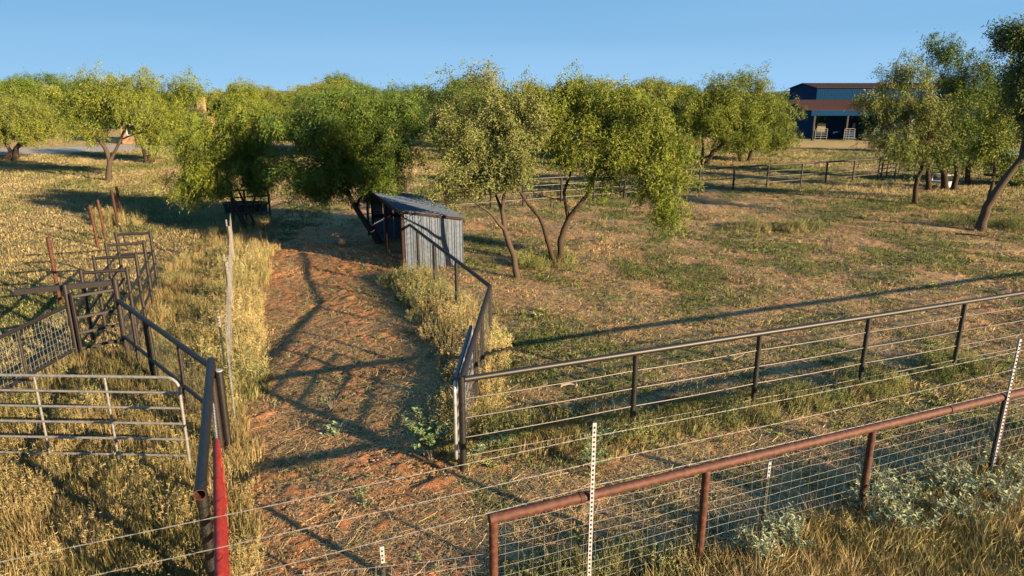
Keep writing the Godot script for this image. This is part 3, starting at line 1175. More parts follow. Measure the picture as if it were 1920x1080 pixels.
func build_alley() -> void:
	# narrow working alley of black pipe: hoops joined by rails
	var h := 1.86
	var left := [[121, 535], [151, 507], [175, 480], [198, 456], [217, 436]].map(func(e): return G(e[0], e[1], h))
	var right := [[215, 525], [237, 501], [254, 476], [269, 451], [281, 433]].map(func(e): return G(e[0], e[1], h))
	var root := thing("cattle_alley", "narrow black pipe cattle alley of five hoops joined by side rails", "alley", Vector3(left[0].x, 0, left[0].z))
	for i in 5:
		var l: Vector3 = left[i]
		var r: Vector3 = right[i]
		post(root, l, .05 if i == 0 else .042, M.black_worn)
		post(root, r, .055 if i == 0 else .042, M.black_worn)
		if i > 0:
			var dn := Vector3(0, -.06, 0)
			pipe(root, "crossbar", [l + dn, r + dn], .036, M.black_worn, 10)
	for side in [left, right]:
		for k in [.52, .92, 1.30]:
			for i in 4:
				var a: Vector3 = side[i]
				var b: Vector3 = side[i + 1]
				pipe(root, "side_rail", [Vector3(a.x, k, a.z), Vector3(b.x, k, b.z)], .032, M.black_worn, 9)
	# a low bar across the far end
	pipe(root, "end_bar", [left[4] - Vector3(0, .62, 0), right[4] - Vector3(0, .62, 0)], .032, M.black_worn, 9)
	# angle-iron beam over the front
	var beam := MB.new()
	var b0 := G(26, 549, 1.78)
	var b1: Vector3 = right[0] - Vector3(0, .06, 0)
	beam.bar(b0, b1, .012, .10, Vector3.UP)
	beam.bar(b0 + Vector3(0, .05, -.04), b1 + Vector3(0, .05, -.04), .09, .010, Vector3.UP)
	part(root, "angle_beam", beam, M.black_worn)
	# front gate in the alley mouth
	var gl: Vector3 = left[0] + Vector3(.14, 0, .06)
	var gr: Vector3 = right[0] + Vector3(-.02, 0, .0)
	var gt := thing("alley_gate", "dark flat-bar gate with five rungs closing the mouth of the cattle alley", "gate", Vector3(gl.x, 0, gl.z))
	var st := MB.new()
	st.bar(Vector3(gl.x, .12, gl.z), Vector3(gl.x, 1.70, gl.z), .055, .055, Vector3(0, 0, 1), .006)
	part(gt, "stile", st, M.black_worn)
	for y in [.22, .55, .88, 1.20, 1.64]:
		var mb := MB.new()
		mb.bar(Vector3(gl.x, y, gl.z), Vector3(gr.x, y + .02, gr.z), .05, .055, Vector3.UP, .006)
		part(gt, "rung", mb, M.black_worn)
	# mesh panel running off to the left
	var p1: Vector3 = left[0]
	var p0 := G(-70, 665, 1.42)
	var pan := thing("mesh_fence", "pipe framed mesh panel joining the alley front on its left", "panel", Vector3(p1.x, 0, p1.z))
	var pr := Vector3(p1.x - .05, 0, p1.z + .03)
	var pl := Vector3(p0.x, 0, p0.z)
	for y in [1.42, .50]:
		pipe(pan, "rail", [pl + Vector3(0, y, 0), pr + Vector3(0, y, 0)], .036, M.black_worn, 10)
	for t in [.48, .0]:
		var q := pr.lerp(pl, 1.0 - t) if t > 0.0 else pl
		post(pan, q + Vector3(0, 1.40, 0), .032, M.black_worn, "stile", 10)
	net(pan, pl, pr, 1.38, .12, .10, 12, .0030, M.wire)
	# diagonal fence from the alley towards the pipe cluster
	var d0 := G(217, 575, 1.42)
	d0 = Vector3(right[0].x, 1.42, right[0].z)
	var d1 := G(398, 690, 1.42)
	var df := thing("pipe_fence", "black two-rail pipe fence with wire slanting from the alley to the leaning pipes", "fence", Vector3(d0.x, 0, d0.z))
	pipe(df, "top_rail", [d0, d1], .045, M.black, 12)
	pipe(df, "lower_rail", [d0 + Vector3(0, -.78, 0), d1 + Vector3(0, -.78, 0)], .036, M.black, 12)
	for t in [.34, .38]:
		post(df, d0.lerp(d1, t) + Vector3(0, .03, 0), .042, M.black)
	for t in [.17, .70]:
		post(df, d0.lerp(d1, t) - Vector3(0, .04, 0), .034, M.black_worn)
	var g := Vector3(0, -1.42, 0)
	net(df, d0 + g, d1 + g, 1.38, .05, .11, 12, .0022, M.wire_dull)

func build_gate_and_pipes() -> void:
	# galvanised gate
	var b := G(333, 708, 1.62)
	b.y = 0
	var a := G(-205, 700, 1.62)
	a.y = 0
	var gt := thing("tube_gate", "long galvanised tube gate standing open in the tall dry grass", "gate", b)
	tube_gate(gt, a, b, .08, 1.62, 6, [.20, .50, .745], .0225, M.galv_dull, .17)
	var hm := MB.new()
	hm.tube([b + Vector3(-.30, .05, .02), b + Vector3(-.30, .20, .02)], .018, 8)
	part(gt, "drop_pin", hm, M.galv)
	# pipes by the lane end: a heavy top pipe that points at the viewer, on posts
	var far := G(396, 676, 1.62)
	var near := G(375, 928, 1.62)
	var hp := thing("pipe_fence", "short heavy black pipe rail with an open rusty end on leaning posts", "fence", Vector3(near.x, 0, near.z))
	var mb := MB.new()
	mb.tube([near, far], .060, 16, false)
	mb.cap(far, (far - near).normalized(), .060, 16)
	part(hp, "top_rail", mb, M.black)
	var inner := MB.new()
	var din := (far - near).normalized()
	inner.tube([near - din * .001, near + din * .9], .053, 16, false)
	inner.cap(near + din * .9, -din, .053, 16)
	part(hp, "open_end", inner, M.rust)
	var rim := MB.new()
	for s in 16:
		var f := MB.frame(din)
		var a0 := TAU * s / 16
		var a1 := TAU * (s + 1) / 16
		var o0: Vector3 = f[0] * cos(a0) + f[1] * sin(a0)
		var o1: Vector3 = f[0] * cos(a1) + f[1] * sin(a1)
		rim.quad(near - din * .002 + o0 * .053, near - din * .002 + o1 * .053, near - din * .002 + o1 * .060, near - din * .002 + o0 * .060, -din)
	part(hp, "pipe_rim", rim, M.rust)
	post(hp, near + din * .16 - Vector3(0, .06, 0), .055, M.black)
	for y in [.55, 1.1]:
		pipe(hp, "weld_band", [near + din * .16 + Vector3(0, y - 1.62, 0), near + din * .16 + Vector3(0, y - 1.605, 0)], .0575, M.black_worn, 14)
	post(hp, far - Vector3(0, .07, 0) - din * .12, .055, M.black_worn)
	# a low bar from the near post to the left
	pipe(hp, "low_bar", [near + din * .16 + Vector3(0, -1.15, 0), near + din * .16 + Vector3(-1.6, -1.30, -.1)], .045, M.black_worn, 10)
	# capped post and chained post
	var cp := G(411, 697, 1.5)
	var cr := thing("pipe_post", "black pipe post with pale capped top beside the lane wire", "post", Vector3(cp.x, 0, cp.z))
	post(cr, cp, .055, M.black, "shaft")
	pipe(cr, "cap", [cp + Vector3(0, .012, 0), cp + Vector3(0, .03, 0)], .05, M.tpost_white, 12)
	var kp := G(404, 705, 1.46)
	kp += Vector3(.0, 0, .12)
	var kr := thing("pipe_post", "rust-streaked black pipe post with a chain around it", "post", Vector3(kp.x, 0, kp.z))
	post(kr, kp, .052, M.black_worn, "shaft")
	# red gate seen along its length
	var r0 := G(405, 822, 1.30)
	var r1 := G(411, 1092, 1.30)
	var rg := thing("red_gate", "red painted tube gate end-on at the lane mouth, chained to the pipe post", "gate", Vector3(r0.x, 0, r0.z))
	r0.y = 0; r1.y = 0
	tube_gate(rg, r1, r0, .18, 1.30, 5, [.5], .040, M.red, .10)
	# chain
	var c0 := Vector3(r0.x, 1.16, r0.z)
	var c1 := Vector3(kp.x, 1.10, kp.z) + Vector3(0, 0, .06)
	var ch := thing("gate_chain", "silver chain looped between the red gate and the pipe post", "chain", c0)
	var links: int = max(4, int(c0.distance_to(c1) / .045))
	for i in links:
		var f := (i + .5) / links
		var lm := MB.new()
		var q := c0.lerp(c1, f) - Vector3(0, .05 * 4.0 * f * (1.0 - f), 0)
		chain_link(lm, q, (c1 - c0).normalized(), Vector3.UP if i % 2 == 0 else (c1 - c0).normalized().cross(Vector3.UP).normalized(), .032, .006)
		part(ch, "link", lm, M.galv)

func build_rust_posts() -> void:
	var list := [
		[90, 445, 1.9, .05, 0.0, "tall rusty pipe post standing behind the alley beam"],
		[168, 385, 1.62, .055, .03, "bright rusty post, nearer one of the leaning pair in the pasture"],
		[183, 375, 1.62, .055, .03, "rusty post, second of the leaning pair in the pasture"],
		[209, 357, 1.62, .055, .03, "dark rusty post, first of the pair beside the green brush"],
		[218, 350, 1.62, .055, .03, "darkest rusty post, last of the pair beside the green brush"]]
	for e in list:
		var p := G(e[0], e[1], e[2])
		var r := thing("rusty_post", e[5], "post", Vector3(p.x, 0, p.z), "rusty posts in the pasture")
		var mb := MB.new()
		mb.tube([Vector3(p.x + e[4] * 2.0, -.15, p.z), p - Vector3(0, .01, 0), p], e[3], 12)
		part(r, "shaft", mb, M.rust if e[0] < 185 else M.rust_dark)
		var t := MB.new()
		t.tube([p + Vector3(0, .001, 0), p + Vector3(0, .012, 0)], e[3] * .92, 12, true, e[3] * .8)
		part(r, "top_cap", t, M.rust_dark)
	var s := thing("wooden_stake", "pale wooden stake leaning against the far hoop of the alley", "stake", G(240, 465))
	var sm := MB.new()
	sm.bar(G(241, 470), G(224, 420, 1.95), .07, .035, Vector3(0, 0, 1), .004)
	part(s, "shaft", sm, M.wood)

# ribbed sheet in a quad a-b (along), up by c-a: each sheet a part
func sheets(parent: Node3D, called: String, a: Vector3, b: Vector3, a2: Vector3, b2: Vector3, count: int, out: Vector3, m: Material, ribs := 4, thick := .012, gap := .008) -> void:
	for i in count:
		var t0 := float(i) / count
		var t1 := float(i + 1) / count
		var mb := MB.new()
		var w := a.distance_to(b)
		t0 += gap / w * .5
		t1 -= gap / w * .5
		var lift := out * (.004 if i % 2 == 0 else .0)
		var p0 := a.lerp(b, t0) + lift
		var p1 := a.lerp(b, t1) + lift
		var q0 := a2.lerp(b2, t0) + lift
		var q1 := a2.lerp(b2, t1) + lift
		mb.flat(p0, p1, q1, q0, out)
		mb.flat(p0 - out * thick, p1 - out * thick, q1 - out * thick, q0 - out * thick, -out)
		mb.flat(p0, p1, p1 - out * thick, p0 - out * thick, p0 - q0)
		mb.flat(q0, q1, q1 - out * thick, q0 - out * thick, q0 - p0)
		mb.flat(p0, q0, q0 - out * thick, p0 - out * thick, a - b)
		mb.flat(p1, q1, q1 - out * thick, p1 - out * thick, b - a)
		for k in ribs:
			var f := (k + .5) / ribs
			var u := p0.lerp(p1, f)
			var v := q0.lerp(q1, f)
			var s := (p1 - p0).normalized() * .022
			var tp := out * .019
			var e := s * .45
			var o3 := out * .0005
			mb.flat(u - s + o3, v - s + o3, v - e + tp, u - e + tp, out - s.normalized())
			mb.flat(u - e + tp, v - e + tp, v + e + tp, u + e + tp, out)
			mb.flat(u + e + tp, v + e + tp, v + s + o3, u + s + o3, out + s.normalized())
		part(parent, called, mb, m)

func build_shed() -> void:
	var a := G(760, 508)
	var b := G(868, 498)
	var u := (b - a).normalized()
	var v := Vector3(u.z, 0, -u.x)
	if v.z > 0:
		v = -v
	var wide := a.distance_to(b)
	var deep := 5.3
	var hl := 1.92
	var hr := 1.58
	var root := thing("tin_shed", "small grey tin livestock shed with open side under the dark tree", "shed", a)
	var up := Vector3.UP
	var c := a + v * deep
	var d := b + v * deep
	shed_poly = PackedVector2Array([Vector2(a.x, a.z), Vector2(b.x, b.z), Vector2(d.x, d.z), Vector2(c.x, c.z)])
	# near end wall, low side wall, far end wall
	sheets(root, "wall_sheet", a + u * .03, b, a + up * (hl - .05) + u * .03, b + up * (hr - .04), 7, -v, M.tin, 2, .012, .022)
	sheets(root, "wall_sheet", b + u * .02, d + u * .02, b + up * (hr - .04) + u * .02, d + up * (hr - .04) + u * .02, 8, u, M.tin, 3)
	sheets(root, "wall_sheet", c + v * .01, d + v * .01, c + up * (hl - .05) + v * .01, d + up * (hr - .04) + v * .01, 5, -v, M.tin, 2, .012, .022)
	# roof
	var o := (up * wide + u * (hl - hr)).normalized()
	var e := .12
	sheets(root, "roof_sheet", a - v * e - u * e + up * (hl + .06), c + v * e - u * e + up * (hl + .06), b - v * e + u * e + up * (hr + .05), d + v * e + u * e + up * (hr + .05), 7, o, M.tin_roof, 4, .014, .004)
	for s in [a, a + v * deep * .5, c]:
		var mb := MB.new()
		mb.bar(s + Vector3(0, -.2, 0) - u * .03, s + up * hl - u * .03, .09, .09, v, .008)
		part(root, "post", mb, M.post_brown)
	for s in [b, d]:
		var mb := MB.new()
		mb.bar(s + Vector3(0, -.2, 0) - u * .06 + v * (.06 if s == b else -.06), s + up * (hr - .05) - u * .06 + v * (.06 if s == b else -.06), .08, .08, v, .008)
		part(root, "post", mb, M.post_brown)
	var beam := MB.new()
	beam.bar(a + up * (hl - .02) - v * .1 - u * .09, c + up * (hl - .02) + v * .1 - u * .09, .035, .12, up, .006)
	part(root, "eave_board", beam, M.post_brown)
	for w in [[a, b, hl, hr, -1.0], [c, d, hl, hr, 1.0]]:
		var tm := MB.new()
		tm.bar(w[0] + up * (w[2] + .012) - v * -w[4] * .055, w[1] + up * (w[3] + .002) - v * -w[4] * .055, .03, .075, up, .004)
		part(root, "trim_board", tm, M.post_brown)
	var gm := MB.new()
	gm.bar(c + up * .95 - v * .06, d + up * .95 - v * .06, .05, .13, up, .006)
	part(root, "girt", gm, M.post_brown)

func build_barn() -> void:
	var z := G(1540, 264).z
	var base := AT(1523, 264, z)
	base.y = 0
	var sc := -z / FOC / cos(pitch)
	var root := thing("barn", "dark blue metal barn with brown roof and open lean-to front", "barn", base)
	var x0 := AT(1506, 210, z).x
	var x1 := x0 + 23.0
	var eave := AT(1500, 217, z).y
	var fascia := AT(1500, 206, z).y
	var zb := z - 5.0
	var wall_low := AT(1520, 187, zb).y
	var wall_top := AT(1520, 164, zb).y
	var mx0 := AT(1530, 187, zb).x
	var mx1 := x1 - 1.6
	var out := Vector3(0, 0, 1)
	sheets(root, "wall_sheet", Vector3(mx0, wall_low - .6, zb), Vector3(mx1, wall_low - .6, zb), Vector3(mx0, wall_top, zb), Vector3(mx1, wall_top, zb), 12, out, M.barn_blue, 5, .05, .01)
	# gable ends
	for xx in [mx0, mx1]:
		var gb := MB.new()
		var s := -1.0 if xx == mx0 else 1.0
		gb.flat(Vector3(xx, 0, zb - 9.0), Vector3(xx, 0, zb - .02), Vector3(xx, wall_top, zb - .02), Vector3(xx, wall_top, zb - 9.0), Vector3(s, 0, 0))
		gb.tri(Vector3(xx, wall_top, zb - .02), Vector3(xx, wall_top, zb - 9.0), Vector3(xx, wall_top + .55, zb - 4.5), Vector3(s, 0, 0))
		part(root, "end_wall", gb, M.barn_blue)
	var on := Vector3(0, 4.5, .62).normalized()
	sheets(root, "roof_sheet", Vector3(mx0 - .2, wall_top - .02, zb + .25), Vector3(mx1 + .2, wall_top - .02, zb + .25), Vector3(mx0 - .2, wall_top + .62, zb - 4.5), Vector3(mx1 + .2, wall_top + .62, zb - 4.5), 12, on, M.barn_roof, 4, .05, .01)
	sheets(root, "roof_sheet", Vector3(mx0 - .2, wall_top - .02, zb - 9.2), Vector3(mx1 + .2, wall_top - .02, zb - 9.2), Vector3(mx0 - .2, wall_top + .62, zb - 4.55), Vector3(mx1 + .2, wall_top + .62, zb - 4.55), 12, Vector3(0, 4.5, -.62).normalized(), M.barn_roof, 4, .05, .01)
	var ln := Vector3(0, 5.0, wall_low - fascia).normalized()
	sheets(root, "lean_to_sheet", Vector3(x0, fascia, z + .1), Vector3(x1, fascia, z + .1), Vector3(x0, wall_low, zb + .02), Vector3(x1, wall_low, zb + .02), 14, ln, M.barn_roof, 4, .05, .01)
	var fm := MB.new()
	fm.box(Transform3D(Basis(), Vector3((x0 + x1) * .5 + .5, (eave + fascia) * .5, z + .05)), Vector3(x1 - x0 - 1.0, fascia - eave, .06), .01)
	part(root, "fascia", fm, M.barn_blue)
	for i in 6:
		var px := base.x + i * 4.1
		var pm := MB.new()
		pm.box(Transform3D(Basis(), Vector3(px, eave * .5, z - .1)), Vector3(.22, eave + .02, .22), .02)
		part(root, "post", pm, M.dark)
	# closed stall wall under the loft, set back
	var sx := AT(1546, 240, zb).x
	sheets(root, "stall_wall_sheet", Vector3(sx, 0, zb + .3), Vector3(mx1, 0, zb + .3), Vector3(sx, wall_low - .3, zb + .3), Vector3(mx1, wall_low - .3, zb + .3), 10, out, M.barn_blue, 4, .06, .01)
	for px in [mx0 + .4, mx0 + 1.9]:
		var pm := MB.new()
		pm.box(Transform3D(Basis(), Vector3(px, wall_low * .5, zb + .1)), Vector3(.22, wall_low, .22), .02)
		part(root, "post", pm, M.dark)
	var win := MB.new()
	win.box(Transform3D(Basis(), AT(1601, 235, zb + .45)), Vector3(.34, .6, .06), .01)
	part(root, "notice_board", win, M.bone)
	# white panels at the lean-to
	var gz := z + .6
	var labels := ["white pipe stock panel by the barn's first front post", "white pipe stock panel at the barn's second front post", "grey pipe stock panel half hidden behind the thin tree at the barn"]
	var gx := [[1527, 1549], [1581, 1600], [1636, 1655]]
	for i in 3:
		var p := AT(gx[i][0], 266, gz)
		var q := AT(gx[i][1], 266, gz)
		p.y = 0; q.y = 0
		var gt := thing("stock_gate", labels[i], "panel", p, "stock panels at the barn")
		tube_gate(gt, p, q, .12, 1.5, 5, [.5], .03, M.galv_dull, .1)
	# loading chute of white pipe inside
	# tractor with its orange safety triangle
	var t := AT(1620, 266, z - 2.0)
	t.y = 0
	var tr := thing("tractor", "green tractor with orange safety triangle parked under the barn lean-to", "tractor", t)
	var tb := MB.new()
	tb.box(Transform3D(Basis(), t + Vector3(0, 1.0, -.6)), Vector3(.9, .8, 2.2), .08)
	part(tr, "body", tb, M.green_paint)
	for sx2 in [-1.0, 1.0]:
		var wm := MB.new()
		wm.tube([t + Vector3(sx2 * .62, .7, .2), t + Vector3(sx2 * .95, .7, .2)], .7, 20)
		part(tr, "wheel", wm, M.rubber)
		var fmx := MB.new()
		fmx.box(Transform3D(Basis(), t + Vector3(sx2 * .75, 1.5, .2)), Vector3(.5, .08, 1.2), .02)
		part(tr, "mudguard", fmx, M.green_paint)
	var seat := MB.new()
	seat.box(Transform3D(Basis(), t + Vector3(0, 1.65, .35)), Vector3(.5, .5, .12), .03)
	part(tr, "seat", seat, M.dark)
	var roll := MB.new()
	roll.tube([t + Vector3(-.5, 1.3, .5), t + Vector3(-.5, 2.3, .5), t + Vector3(.5, 2.3, .5), t + Vector3(.5, 1.3, .5)], .04, 8)
	part(tr, "roll_bar", roll, M.dark)
	var sm := MB.new()
	var tc := t + Vector3(0, 1.35, .62)
	sm.tri(tc + Vector3(-.28, -.22, 0), tc + Vector3(.28, -.22, 0), tc + Vector3(0, .30, 0), Vector3(0, 0, 1))
	sm.tri(tc + Vector3(-.28, -.22, -.01), tc + Vector3(.28, -.22, -.01), tc + Vector3(0, .30, -.01), Vector3(0, 0, -1))
	part(tr, "safety_triangle", sm, M.orange)
	# pale things by the barn's right part
	var tk := AT(1690, 268, z + 1.0)
	tk.y = 0
	var tank := thing("water_tank", "pale ribbed water tank behind the thin tree near the barn", "tank", tk)
	var km := MB.new()
	km.tube([tk, tk + Vector3(0, 3.0, 0)], 1.25, 24)
	km.tube([tk + Vector3(0, 3.0, 0), tk + Vector3(0, 3.35, 0)], 1.25, 24, true, .4)
	part(tank, "body", km, M.galv)
	for y in [.6, 1.2, 1.8, 2.4]:
		var rm := MB.new()
		rm.tube([tk + Vector3(0, y, 0), tk + Vector3(0, y + .08, 0)], 1.28, 24)
		part(tank, "rib", rm, M.galv)

func build_far_pen() -> void:
	# pipe fence across the back of the right field
	var px := [[830, 343], [905, 336], [962, 332], [1037, 329], [1100, 326], [1165, 324], [1230, 322], [1313, 317], [1375, 313], [1435, 309], [1495, 305], [1547, 303], [1597, 300], [1650, 297]]
	var h := 1.4
	var a := G(1313, 317, h)
	var b := G(1650, 298, h)
	var c := G(820, 346, h)
	var root := thing("pipe_fence", "black pipe and rod fence across the back of the right field", "fence", Vector3(a.x, 0, a.z))
	var tops := []
	for e in px:
		var p := G(e[0], e[1], h)
		var l := [a, b] if e[0] >= 1313 else [c, a]
		var t: float = (p - l[0]).dot(l[1] - l[0]) / (l[1] - l[0]).length_squared()
		tops.append(l[0].lerp(l[1], t))
	for p in tops:
		post(root, p - Vector3(0, .04, 0), .06, M.black)
	for i in tops.size() - 1:
		pipe(root, "top_rail", [tops[i], tops[i + 1]], .055, M.black_worn, 10)
		for y in [1.05, .72, .38]:
			var o := Vector3(0, y - h, 0)
			pipe(root, "rod", [tops[i] + o, tops[i + 1] + o], .016, M.rod, 6)
	# panel gates past its right end
	var last: Vector3 = tops[tops.size() - 1]
	var spots := [[1651, 1683, 296, 293], [1690, 1750, 291, 291], [1752, 1810, 295, 293]]
	var labels := ["dark pipe gate at the right end of the back fence", "dark pipe panel behind the thin tree trunks", "dark pipe panel behind the clustered trunks and grey cab"]
	for i in 3:
		var e: Array = spots[i]
		var p := G(e[0], e[2], 1.45)
		var q := G(e[1], e[3], 1.45)
		p.y = 0; q.y = 0
		var gt := thing("pipe_fence_section", labels[i], "panel", p, "pipe panels behind the right trees")
		tube_gate(gt, p, q, .1, 1.5, 5, [.5], .04, M.black, .08)
	# short row of panels towards the trailer
	# grey cab of an old vehicle under the trees
	var cp := G(1765, 352)
	var cab := thing("scrap_cab", "pale grey scrapped vehicle cab shell lying under the right trees", "scrap", cp)
	var bm := MB.new()
	var xf := Transform3D(Basis(Vector3.UP, .35), cp + Vector3(0, .38, 0))
	bm.box(xf, Vector3(1.0, .10, .9), .03)
	bm.box(xf * Transform3D(Basis(), Vector3(0, .42, 0)), Vector3(.95, .08, .85), .03)
	bm.box(xf * Transform3D(Basis(), Vector3(0, -.18, .42)), Vector3(1.0, .34, .06), .02)
	for sx in [-1.0, 1.0]:
		for sz in [-1.0, 1.0]:
			bm.box(xf * Transform3D(Basis(), Vector3(sx * .44, .2, sz * .38)), Vector3(.09, .45, .09), .02)
	bm.box(xf * Transform3D(Basis(), Vector3(.44, .0, 0)), Vector3(.08, .5, .85), .02)
	part(cab, "shell", bm, M.galv)
	var pl := MB.new()
	pl.box(xf * Transform3D(Basis(), Vector3(-.1, -.22, .47)), Vector3(.3, .14, .03), .005)
	part(cab, "pale_plate", pl, M.white)
	# green livestock trailer at the right edge
	var tp := G(1925, 352)
	var tr := thing("stock_trailer", "dark green livestock trailer half out of view beyond the leaning tree", "trailer", tp)
	var tb := MB.new()
	tb.box(Transform3D(Basis(), tp + Vector3(.9, .62, -.8)), Vector3(5.0, .14, 2.0), .02)
	part(tr, "deck", tb, M.rust_dark)
	for y in [.95, 1.25, 1.55]:
		for zz in [.18, -1.78]:
			var sm := MB.new()
			sm.box(Transform3D(Basis(), tp + Vector3(.9, y, zz)), Vector3(5.0, .20, .04), .008)
			part(tr, "side_slat", sm, M.green_paint)
	for i in 5:
		var um := MB.new()
		um.box(Transform3D(Basis(), tp + Vector3(-1.55 + i * 1.22, 1.3, .22)), Vector3(.08, 1.4, .05), .01)
		part(tr, "upright", um, M.green_paint)
	var rm := MB.new()
	rm.box(Transform3D(Basis(), tp + Vector3(.9, 2.05, -.8)), Vector3(5.1, .07, 2.1), .02)
	part(tr, "roof", rm, M.teal)
	for sx in [.4, 1.3]:
		var wm := MB.new()
		wm.tube([tp + Vector3(sx, .36, .2), tp + Vector3(sx, .36, .42)], .36, 18)
		part(tr, "wheel", wm, M.rubber)

func build_back_gate() -> void:
	# gate with trough under the left leaning tree
	var a := G(432, 358, 1.5)
	var b := G(502, 354, 1.5)
	a.y = 0; b.y = 0
	var gt := thing("pipe_gate", "dark four-rail pipe gate behind the water trough under the leaning tree", "gate", a)
	for y in [.45, .85, 1.2, 1.5]:
		pipe(gt, "rail", [a + Vector3(0, y, 0), b + Vector3(0, y, 0)], .032, M.black, 8)
	for p in [a, a.lerp(b, .35), b]:
		post(gt, p + Vector3(0, 1.53, 0), .045, M.black)
	var t := G(462, 402)
	var tg := thing("water_trough", "black oval water trough in front of the dark pipe gate", "trough", t)
	var tm := MB.new()
	var inner := MB.new()
	var rimm := MB.new()
	var k := 28
	for s in k:
		var p := []
		for q in [s, s + 1]:
			var an: float = TAU * q / k
			p.append([Vector3(cos(an) * .95, 0, sin(an) * .42), Vector3(cos(an) * 1.08, .58, sin(an) * .52), Vector3(cos(an) * 1.0, .56, sin(an) * .44)])
		tm.flat(t + p[0][0], t + p[1][0], t + p[1][1], t + p[0][1], p[0][0])
		rimm.flat(t + p[0][1] + Vector3(0, .004, 0), t + p[1][1] + Vector3(0, .004, 0), t + p[1][2] + Vector3(0, .024, 0), t + p[0][2] + Vector3(0, .024, 0), Vector3.UP)
		inner.flat(t + p[0][2], t + p[1][2], t + p[1][0] + Vector3(0, .05, 0), t + p[0][0] + Vector3(0, .05, 0), -p[0][0])
		inner.tri(t + Vector3(0, .3, 0), t + p[0][2] * Vector3(1, 0, 1) + Vector3(0, .3, 0), t + p[1][2] * Vector3(1, 0, 1) + Vector3(0, .3, 0), Vector3.UP)
	part(tg, "shell", tm, M.rubber)
	part(tg, "rim", rimm, M.rubber)
	part(tg, "inside", inner, M.rubber)
	# low wire fence running right from the gate to the shed
	var f := thing("wire_fence", "low two-strand wire fence between the back gate and the dark tree", "fence", b)
	var e := G(588, 388)
	var e2 := G(700, 384)
	for p in [e, e2]:
		post(f, p + Vector3(0, 1.1, 0), .05, M.tpost_green)
	for y in [.25, .65, 1.0]:
		pipe(f, "strand", [b + Vector3(0, y, 0), e + Vector3(0, y, 0)], .012, M.black, 5)
		pipe(f, "strand", [e + Vector3(0, y, 0), e2 + Vector3(0, y, 0)], .012, M.black, 5)
	# pale gate behind the dark tree's trunk
	var g0 := G(672, 356, 1.5)
	var g1 := G(704, 354, 1.5)
	g0.y = 0; g1.y = 0
	var g := thing("tube_gate", "pale galvanised tube gate behind the dark tree trunk beside the shed", "gate", g0)
	tube_gate(g, g0, g1, .1, 1.5, 5, [], .035, M.galv, .1)
	var pp := thing("pipe_post", "two black pipe posts with a diagonal brace beside the shed", "post", G(690, 440))
	for q in [[688, 372], [702, 378]]:
		post(pp, G(q[0], q[1], 1.5), .05, M.black)
	pipe(pp, "brace", [G(688, 372, 1.45), G(703, 382, 1.4)], .035, M.black, 8)

func build_house() -> void:
	var c := G(322, 266)
	var root := thing("house", "tan stone house mostly hidden behind the left trees beyond the driveway", "house", c)
	var w := 8.0
	var d := 7.0
	var h := 2.9
	for s in [[Vector3(0, h * .5, d * .5), Vector3(w, h, .2)], [Vector3(0, h * .5, -d * .5), Vector3(w, h, .2)], [Vector3(-w * .5, h * .5, 0), Vector3(.2, h, d - .22)], [Vector3(w * .5, h * .5, 0), Vector3(.2, h, d - .22)]]:
		var mb := MB.new()
		mb.box(Transform3D(Basis(), c + s[0]), s[1])
		part(root, "wall", mb, M.stone)
	for s in [-1.0, 1.0]:
		var mb := MB.new()
		var e := Vector3(0, 0, s * (d * .5 + .5))
		var lo := c + e + Vector3(0, h - .1, 0)
		var hi := c + Vector3(0, h + 1.5, 0)
		mb.flat(lo + Vector3(-w * .5 - .5, 0, 0), lo + Vector3(w * .5 + .5, 0, 0), hi + Vector3(w * .5 + .5, 0, 0), hi + Vector3(-w * .5 - .5, 0, 0), Vector3(0, 1, s * .3))
		part(root, "roof", mb, M.shingle)
	var cm := MB.new()
	cm.box(Transform3D(Basis(), c + Vector3(4.55, 2.6, 1.0)), Vector3(.8, 5.3, .8), .05)
	part(root, "chimney", cm, M.stone)
	for i in 3:
		var wm := MB.new()
		wm.box(Transform3D(Basis(), c + Vector3(-2.6 + i * 2.6, 1.6, d * .5 + .11)), Vector3(1.3, 1.1, .05), .01)
		var wo := part(root, "window", wm, M.glass)
		var fm := MB.new()
		for q in [[Vector3(0, .58, 0), Vector3(1.42, .08, .08)], [Vector3(0, -.58, 0), Vector3(1.42, .08, .08)], [Vector3(.68, 0, 0), Vector3(.08, 1.07, .08)], [Vector3(-.68, 0, 0), Vector3(.08, 1.07, .08)]]:
			fm.box(Transform3D(Basis(), c + Vector3(-2.6 + i * 2.6, 1.6, d * .5 + .14) + q[0]), q[1])
		part(wo, "frame", fm, M.white)

func build_driveway() -> void:
	var mb := MB.new()
	var l := [[-420, 283, 296], [-150, 283, 296], [40, 279, 291], [110, 276, 290], [200, 273, 287], [300, 272, 284], [420, 273, 280], [600, 273, 278]]
	var last := []
	for e in l:
		var p := G(e[0], e[1])
		var q := G(e[0], e[2])
		p.y = gh(p.x, p.z) + .05
		q.y = gh(q.x, q.z) + .05
		if not last.is_empty():
			for k in 8:
				var a0: Vector3 = last[0].lerp(p, k / 8.0)
				var a1: Vector3 = last[0].lerp(p, (k + 1) / 8.0)
				var b0: Vector3 = last[1].lerp(q, k / 8.0)
				var b1: Vector3 = last[1].lerp(q, (k + 1) / 8.0)
				mb.flat(a0, a1, b1, b0, Vector3.UP)
		last = [p, q]
	structure("driveway", mb, M.gravel)

